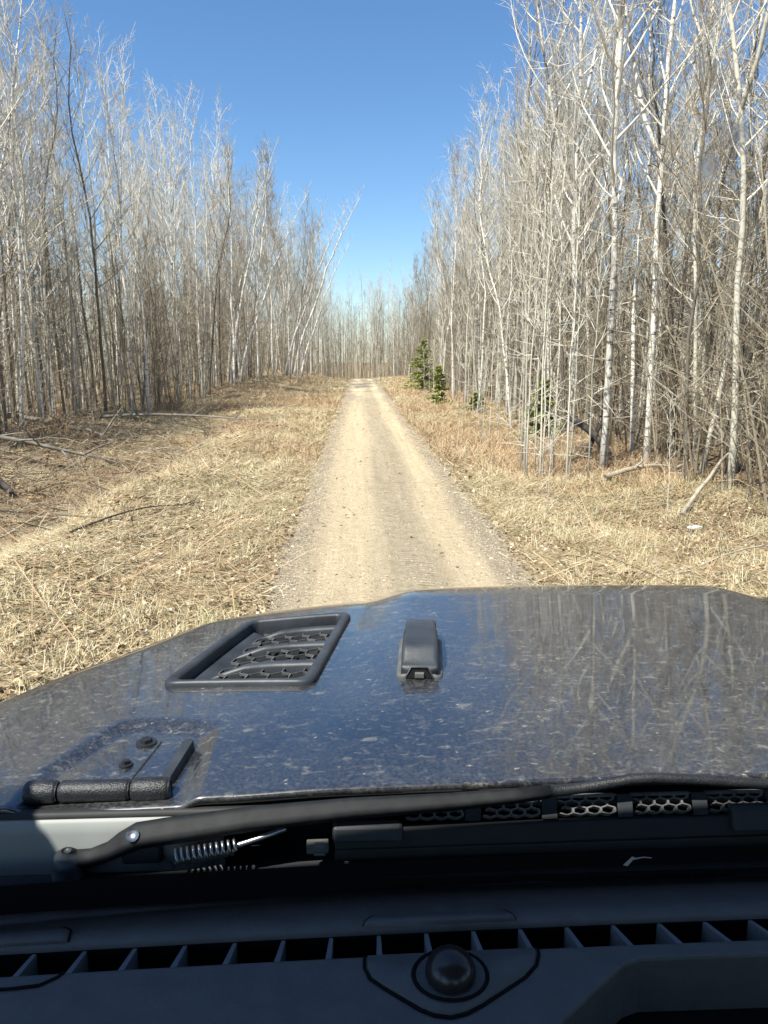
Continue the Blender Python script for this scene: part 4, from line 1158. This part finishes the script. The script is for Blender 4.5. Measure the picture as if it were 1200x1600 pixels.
path = [(-.286, .703, 1.406), (-.262, .702, 1.409), (-.243, .701, 1.4165), (-.229, .700, 1.4255), (-.214, .700, 1.4335), (-.185, .700, 1.4376), (-.096, .700, 1.4491), (.0, .700, 1.4572), (.0966, .700, 1.4615), (.1616, .700, 1.466), (.2007, .7005, 1.470)]
sweep(b, np.array(path) - WO, [.009, .008, .0085, .0105, .0118, .012, .011, .0094, .0078, .0066, .0058], [.005, .005, .005, .006, .007, .007, .007, .006, .006, .005, .005])
b.build('arm', M['wiper_black'], wip, True)
b = MB(); b.tube(np.array([(.193, .7035, 1.4685), (.208, .7045, 1.4680), (.2288, .7055, 1.4689), (.2551, .706, 1.4725), (.2846, .706, 1.4775), (.3079, .706, 1.4785), (.3617, .706, 1.4747), (.4298, .706, 1.4678), (.52, .705, 1.4585), (.60, .704, 1.450)]) - WO, [.0070, .0060, .0056, .0056, .0056, .0056, .0056, .0056, .0056, .0054], 10, 0, True)
b.build('arm_rod', M['plastic_satin'], wip, True)
b = MB(); b.tube(np.array([(-.2165, .694, 1.437), (-.2165, .6915, 1.4395)]) - WO, .0065, 12, 0, True); b.build('arm_rivet', M['steel'], wip, True)
b = MB()
a, c_ = np.array([-.1786, .692, 1.413]), np.array([-.1157, .695, 1.4225]); tt = np.linspace(0, 1, 190)
ax = unit(c_ - a); e1 = unit(np.cross(ax, [0, 0, 1.0])); e2 = np.cross(ax, e1)
hel = a + (c_ - a) * tt[:, None] + .0075 * (np.cos(tt * 2 * math.pi * 11)[:, None] * e1 + np.sin(tt * 2 * math.pi * 11)[:, None] * e2)
b.tube(hel - WO, .0017, 6); b.tube(np.array([c_, c_ + ax * .02 + np.array([0, 0, .003]), c_ + ax * .05 + np.array([0, 0, .008])]) - WO, [.003, .0028, .0025], 8)
b.build('tension_spring', M['steel'], wip, True)
b = MB(); b.box((0, 0, 0), (.04, .012, .03)); o = b.build('arm_knuckle', M['cowl_dark'], wip, bevel=.003); o.location = np.array((-.212, .705, 1.416)) - WO
# blade: spine, rubber and end holders
def bar(x0, x1, y0, z0, y1, z1, hy_, hz_, name, mat, bev=.002):
    b = MB(); n_ = 12; L = []
    for t in np.linspace(0, 1, n_):
        x = x0 + (x1 - x0) * t; y = y0 + (y1 - y0) * t; z = z0 + (z1 - z0) * t
        L.append([(x, y - hy_, z - hz_), (x, y - hy_ * .4, z + hz_), (x, y + hy_ * .7, z + hz_ * .9), (x, y + hy_, z - hz_)])
    b.loops(np.array(L)[::-1] - WO, True, True); return b.build(name, M[mat], wip, bevel=bev)
bar(-.018, .60, .700, 1.4255, .703, 1.4285, .009, .0095, 'blade', 'rubber')
bar(-.018, .60, .693, 1.4105, .695, 1.4125, .004, .006, 'blade_rubber', 'rubber')
bar(-.020, .051, .699, 1.4330, .699, 1.4320, .011, .0085, 'blade_end_cap', 'cowl_dark', .004)
bar(.389, .47, .700, 1.4365, .700, 1.4360, .012, .0125, 'blade_bridge', 'cowl_dark', .004)
b = MB(); b.box((0, 0, 0), (.022, .008, .012)); b.box((.002, -.004, .004), (.012, .006, .004)); b.box((.002, -.004, -.005), (.012, .006, .003)); o = b.build('washer_clip', M['mesh_plastic'], wip, bevel=.001); o.location = np.array((-.035, .697, 1.4175)) - WO
wip['label'] = 'black wiper arm and blade parked along the windshield base'

# ---- windshield
win = empty('windshield', (CX, .70, 1.385), car)
NO = np.array([CX, .70, 1.385])
def glass_pt(x, z, off=0.0):
    y = .70 - .39 * (z - 1.385) - .045 * (x - CX) ** 2
    return np.array([x, y - off * .93, z - off * .36]) - NO
def glass_sheet(name, x0, x1, z0, z1, mat, off, nx=30, nz=20):
    b = MB(); b.loops([[glass_pt(x, z, off) for x in np.linspace(x0, x1, nx)] for z in np.linspace(z0, z1, nz)], closed=False)
    return b.build(name, M[mat], win, True)
glass_sheet('glass_pane', -.58, 1.44, 1.368, 2.095, 'glass', 0)
glass_sheet('frit_band', -.58, 1.44, 1.366, 1.4095, 'black', .002, 30, 2)
b = MB(); rowh = .0019
for r_ in range(5):
    for q in range(560):
        x = -.40 + q * .0022 + (r_ % 2) * .0011; z = 1.4095 + .0006 + r_ * rowh; rad = .00085 * (1 - r_ * .13)
        C = [glass_pt(x + rad * math.cos(a), z + rad * math.sin(a), .002) for a in np.arange(6) * math.pi / 3]
        b.add(C, None, [(0, 1, 2, 3), (0, 3, 4, 5)])
o = b.build('frit_dots', M['black'], win); o['kind'] = 'stuff'
def smudge(x, z, sx, sz, rot):
    ctr_ = glass_pt(x, z, .0015); th = np.linspace(0, 2 * math.pi, 25)[:-1]
    b = MB(); V = [(0, 0, 0)] + [tuple(glass_pt(x + sx * math.cos(a) * math.cos(rot) - sz * math.sin(a) * math.sin(rot), z + sx * math.cos(a) * math.sin(rot) + sz * math.sin(a) * math.cos(rot), .0015) - ctr_) for a in th]
    b.add(V, [(0, i_ + 1, (i_ + 1) % 24 + 1) for i_ in range(24)])
    o = b.build('smudge', M['smudge'], win); o.location = ctr_
    return o
smudge(.2165, 2.022, .0135, .009, .3)
smudge(.2025, 2.006, .008, .012, -.4)
b = MB()
for p, q, w_ in (((.2805, 1.389), (.2865, 1.4025), .0028), ((.2855, 1.399), (.297, 1.4015), .0014), ((.297, 1.4015), (.306, 1.400), .0009)):
    n_ = unit(np.array([-(q[1] - p[1]), q[0] - p[0]])) * w_
    b.add([glass_pt(p[0] + n_[0], p[1] + n_[1], .004), glass_pt(p[0] - n_[0], p[1] - n_[1], .004), glass_pt(q[0] - n_[0] * .7, q[1] - n_[1] * .7, .004), glass_pt(q[0] + n_[0] * .7, q[1] + n_[1] * .7, .004)], None, [(0, 1, 2, 3)])
b.build('white_smear', M['dirt_smear'], win)
b = MB()
for x in (-.585, 1.445):
    b.tube([glass_pt(x, 1.36), glass_pt(x, 1.7), glass_pt(x, 2.10)], .028, 8, 0, True)
b.tube([glass_pt(x, 2.105) for x in np.linspace(-.585, 1.445, 12)], .024, 8, 0, True)
b.build('windshield_frame', M['plastic_satin'], win, True)

# ---- dashboard
dash = empty('dashboard', (CX, .60, 1.37), car)
DO = np.array([CX, .60, 1.37])
def dz(x, y): return 1.372 - .10 * (np.maximum(.605 - y, 0)) ** 1.4 - .006 * np.clip((y - .655) / .03, 0, 1) - .02 * ((x - CX) / 1.0) ** 2
SLOT_N, SLOT_F = .606, .638
def bow(x): return -.03 * (x - .05) ** 2 * 0
b = MB(); xs = np.linspace(-.6, 1.46, 60)
b.loops([[np.array([x, y, float(dz(x, y)) + h]) - DO for x in xs] for y, h in ((SLOT_F, -.006), (SLOT_F + .001, -.002), (SLOT_F + .003, .0), (.66, .0), (.69, -.002), (.71, -.006))], closed=False)
b.build('front_ledge', M['dash'], dash, True)
# near panel with a notch cut out of it
near = [(-.6, SLOT_N), (.24, SLOT_N), (1.46, SLOT_N), (1.46, .588), (.385, .588), (.258, .5885), (.242, .583), (.205, .556), (.172, .530), (.155, .50), (.15, .20), (-.6, .20)]
dens_pts = []
for p, q in zip(near, near[1:] + near[:1]):
    m_ = max(1, int(math.hypot(q[0] - p[0], q[1] - p[1]) / .04))
    dens_pts += [(p[0] + (q[0] - p[0]) * t / m_, p[1] + (q[1] - p[1]) * t / m_) for t in range(m_)]
import bmesh
bm = bmesh.new()
vs = [bm.verts.new(np.array([x, y, float(dz(x, y))]) - DO) for x, y in dens_pts]
lo = [bm.verts.new(np.array([x, y, float(dz(x, y)) - .06]) - DO) for x, y in dens_pts]
f_ = bm.faces.new(vs)
for q in range(len(vs)): bm.faces.new((vs[q], lo[q], lo[(q + 1) % len(vs)], vs[(q + 1) % len(vs)]))
bmesh.ops.triangulate(bm, faces=[f_])
bmesh.ops.recalc_face_normals(bm, faces=bm.faces[:])
me = bpy.data.meshes.new('top_panel'); bm.to_mesh(me); bm.free(); me.materials.append(M['dash'])
o = bpy.data.objects.new('top_panel', me); COL.objects.link(o); o.parent = dash
bv = o.modifiers.new("bevel", 'BEVEL'); bv.width = .003; bv.segments = 2; bv.limit_method = 'ANGLE'; bv.angle_limit = R(50)
b = MB(); b.box(np.array([.43, .62, 1.325]) - DO, (2.1, .06, .002)); b.loops([[np.array([x, y, float(dz(x, SLOT_F)) + h]) - DO for x in xs] for y, h in ((SLOT_F + .001, -.05), (SLOT_F + .0005, -.006))], closed=False); b.build('defroster_slot', M['black'], dash)  # slot floor and far wall blackened to stand for its deep shade
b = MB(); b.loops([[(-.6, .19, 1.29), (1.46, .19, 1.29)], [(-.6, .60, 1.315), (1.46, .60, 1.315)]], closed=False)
b.v = [x - DO for x in b.v]; b.build('instrument_well', M['black'], dash)  # floor coloured black for the darkness of the recess
# defroster fins fan out from the middle
fin_x = [(-.302 + q * .0465) for q in range(26)]
for x in fin_x:
    an = .9 * np.clip(x - .05, -.15, .6)
    b = MB(); y0, y1 = SLOT_N - .001, SLOT_F
    xa, xb = x, x - math.tan(an) * (y1 - y0)
    z0 = float(dz(x, y0)) - .001
    w_ = .0027
    b.loops([[(xa - w_, y0, z0 - .03), (xa - w_, y0, z0 - .001), (xa + w_, y0, z0 - .001), (xa + w_, y0, z0 - .03)], [(xb - w_ * .7, y1, z0 - .045), (xb - w_ * .7, y1, z0 - .006), (xb + w_ * .7, y1, z0 - .006), (xb + w_ * .7, y1, z0 - .045)]])
    b.v = [q - DO for q in b.v]; b.build('vent_fin', M['dash_fin'], dash)
# sensor plate, dark joint round it, dome
plate = [(.010, SLOT_N - .001), (.0095, .592), (.014, .580), (.026, .569), (.055, .546), (.066, .540), (.080, .537), (.094, .540), (.108, .547), (.150, .573), (.163, .586), (.168, .598), (.1685, SLOT_N - .001)]
P3 = np.array([(x, y, float(dz(x, y))) for x, y in plate])
b = MB(); b.tube(P3 - DO + np.array([0, 0, -.0002]), .0015, 8); b.build('plate_joint', M['black'], dash, True)
pc = P3.mean(0); b = MB()
ins = pc + (P3 - pc) * .965
b.loops([ins - DO + np.array([0, 0, -.001]), ins - DO + np.array([0, 0, .002]), pc + (P3 - pc) * .93 - DO + np.array([0, 0, .0032])], cap1=True)
b.build('sensor_plate', M['dash'], dash, True)
sx_, sy_ = .0845, .577; sz_ = float(dz(sx_, sy_)) + .003
b = MB(); b.loops([[(sx_ + r_ * math.cos(a), sy_ + r_ * .86 * math.sin(a), sz_ + h) for a in np.arange(28) * 2 * math.pi / 28] for r_, h in ((.0345, .0), (.0335, .0016), (.0318, .0018), (.0305, .0004))])
b.v = [q - DO for q in b.v]; b.build('sensor_ring', M['black'], dash, True)
b = MB(); b.loops([[(sx_ + .0225 * math.cos(e) * math.cos(a), sy_ + .0225 * math.cos(e) * math.sin(a), sz_ + .002 + .021 * math.sin(e)) for a in np.arange(24) * 2 * math.pi / 24] for e in np.linspace(0, 1.45, 9)], cap1=True)
b.v = [q - DO for q in b.v]; b.build('sensor_dome', M['dome'], dash, True)
def tab(x0, x1, y0, y1, name, jn):
    b = MB(); pts = [(x0, y0), (x0 + .002, y1 - .005), (x0 + .008, y1), (x1 - .008, y1), (x1 - .002, y1 - .005), (x1, y0)]
    V = np.array([(x, y, float(dz(x, y))) for x, y in pts]) - DO; c3 = V.mean(0)
    b.loops([V + np.array([0, 0, -.002]), V + np.array([0, 0, .0025]), c3 + (V - c3) * .94 + np.array([0, 0, .004])], cap1=True); b.build(name, M['dash'], dash, True)
    b = MB(); b.tube(V * 1.0 + np.array([0, 0.0012, .001]), .0013, 6); b.build(jn, M['black'], dash, True)
tab(.010, .156, SLOT_F + .003, .6525, 'sensor_tab', 'tab_joint')
tab(-.45, -.268, SLOT_F + .003, .660, 'speaker_tab', 'tab_joint')
b = MB(); b.tube(np.array([(x, y, float(dz(x, y)) + .0004) for x, y in ((-.45, .592), (-.30, .590), (-.275, .592), (-.262, .600), (-.258, .605))]) - DO, .0014, 6); b.build('speaker_joint', M['black'], dash, True)

# ---- fenders, body, roof, wheels
for sg in (-1, 1):
    b = MB(); L = []
    for y in np.linspace(.75, 1.72, 22):
        xe = edge_c(min(y, 1.75)) - .03; drop = 14 * max(0, y - 1.56) ** 2
        L.append([(CX + sg * x, y - (x > 1.12) * .12, z - drop) for x, z in ((xe, 1.20), (xe + .03, 1.214), (1.10, 1.217), (1.15, 1.212), (1.175, 1.18), (1.18, 1.09))])
    b.loops(L[::-sg], closed=False); b.build('fender', M['flare'], car, True)
b = MB()
L = [[(CX + sg * x, y, z) for sg, x in ((-1, w_), (1, w_))] for y, z, w_ in ((1.755, 1.30, .50), (1.80, 1.22, .52), (1.82, .80, .52), (1.80, .62, .5))]
b.loops(L, closed=False); b.build('front_grille', M['paint'], car)
b = MB(); b.box((CX, 2.02, .72), (1.9, .22, .22)); b.build('bumper', M['plastic'], car, bevel=.03)
XL, XR = -.66, 1.52
b = MB()                                   # cabin tub: sides, tail and firewall
for x in (XL, XR):
    b.box((x, -.62, .98), (.05, 2.6, .86)); b.box((x, -.62, 2.07), (.06, 2.1, .12)); b.box((x, .18, 1.98), (.05, .62, .30)); b.box((x, .02, 1.72), (.05, .10, .68)); b.box((x, -1.85, 1.72), (.05, .12, .68))  # includes a deepened window rail, added to keep sun off the dash
b.box((CX, -1.93, 1.0), (2.18, .05, .90)); b.box((CX, -1.93, 2.09), (2.18, .05, .08))
b.box((CX, -.6, .56), (2.1, 2.6, .04)); b.box((CX, .74, .98), (2.1, .03, .80))
b.build('cabin_body', M['paint'], car, bevel=.01)
b = MB(); b.box((CX, -.79, 2.145), (2.26, 2.36, .05)); b.build('roof', M['lining'], car, bevel=.015)
for x in (-.02, .88):
    s_ = empty('seat', (x, -.35, .58), car)
    b = MB(); b.box((0, 0, .25), (.5, .5, .16)); b.build('seat_cushion', M['lining'], s_, bevel=.04)
    b = MB(); b.box((0, -.28, .62), (.48, .13, .75), np.array(Matrix.Rotation(R(-12), 3, 'X'))); b.build('seat_backrest', M['lining'], s_, bevel=.04)
for x, sg in ((-.55, -1), (1.41, 1)):
    for y in (1.45, -1.25):
        wh = empty('wheel', (x, y, .42), car)
        b = MB(); th = np.arange(36) * 2 * math.pi / 36
        b.loops([[(sx2, r_ * math.cos(a), r_ * math.sin(a)) for a in th] for sx2, r_ in ((-.12, .24), (-.135, .30), (-.13, .38), (-.10, .415), (.10, .415), (.13, .38), (.135, .30), (.12, .24))]); b.build('tyre', M['tyre'], wh, True)
        b = MB(); b.loops([[(sx2, r_ * math.cos(a), r_ * math.sin(a)) for a in th] for sx2, r_ in ((sg * .10, .24), (sg * .09, .21), (sg * .04, .19), (sg * .07, .06))], cap1=True); b.build('rim', M['rim'], wh, True)
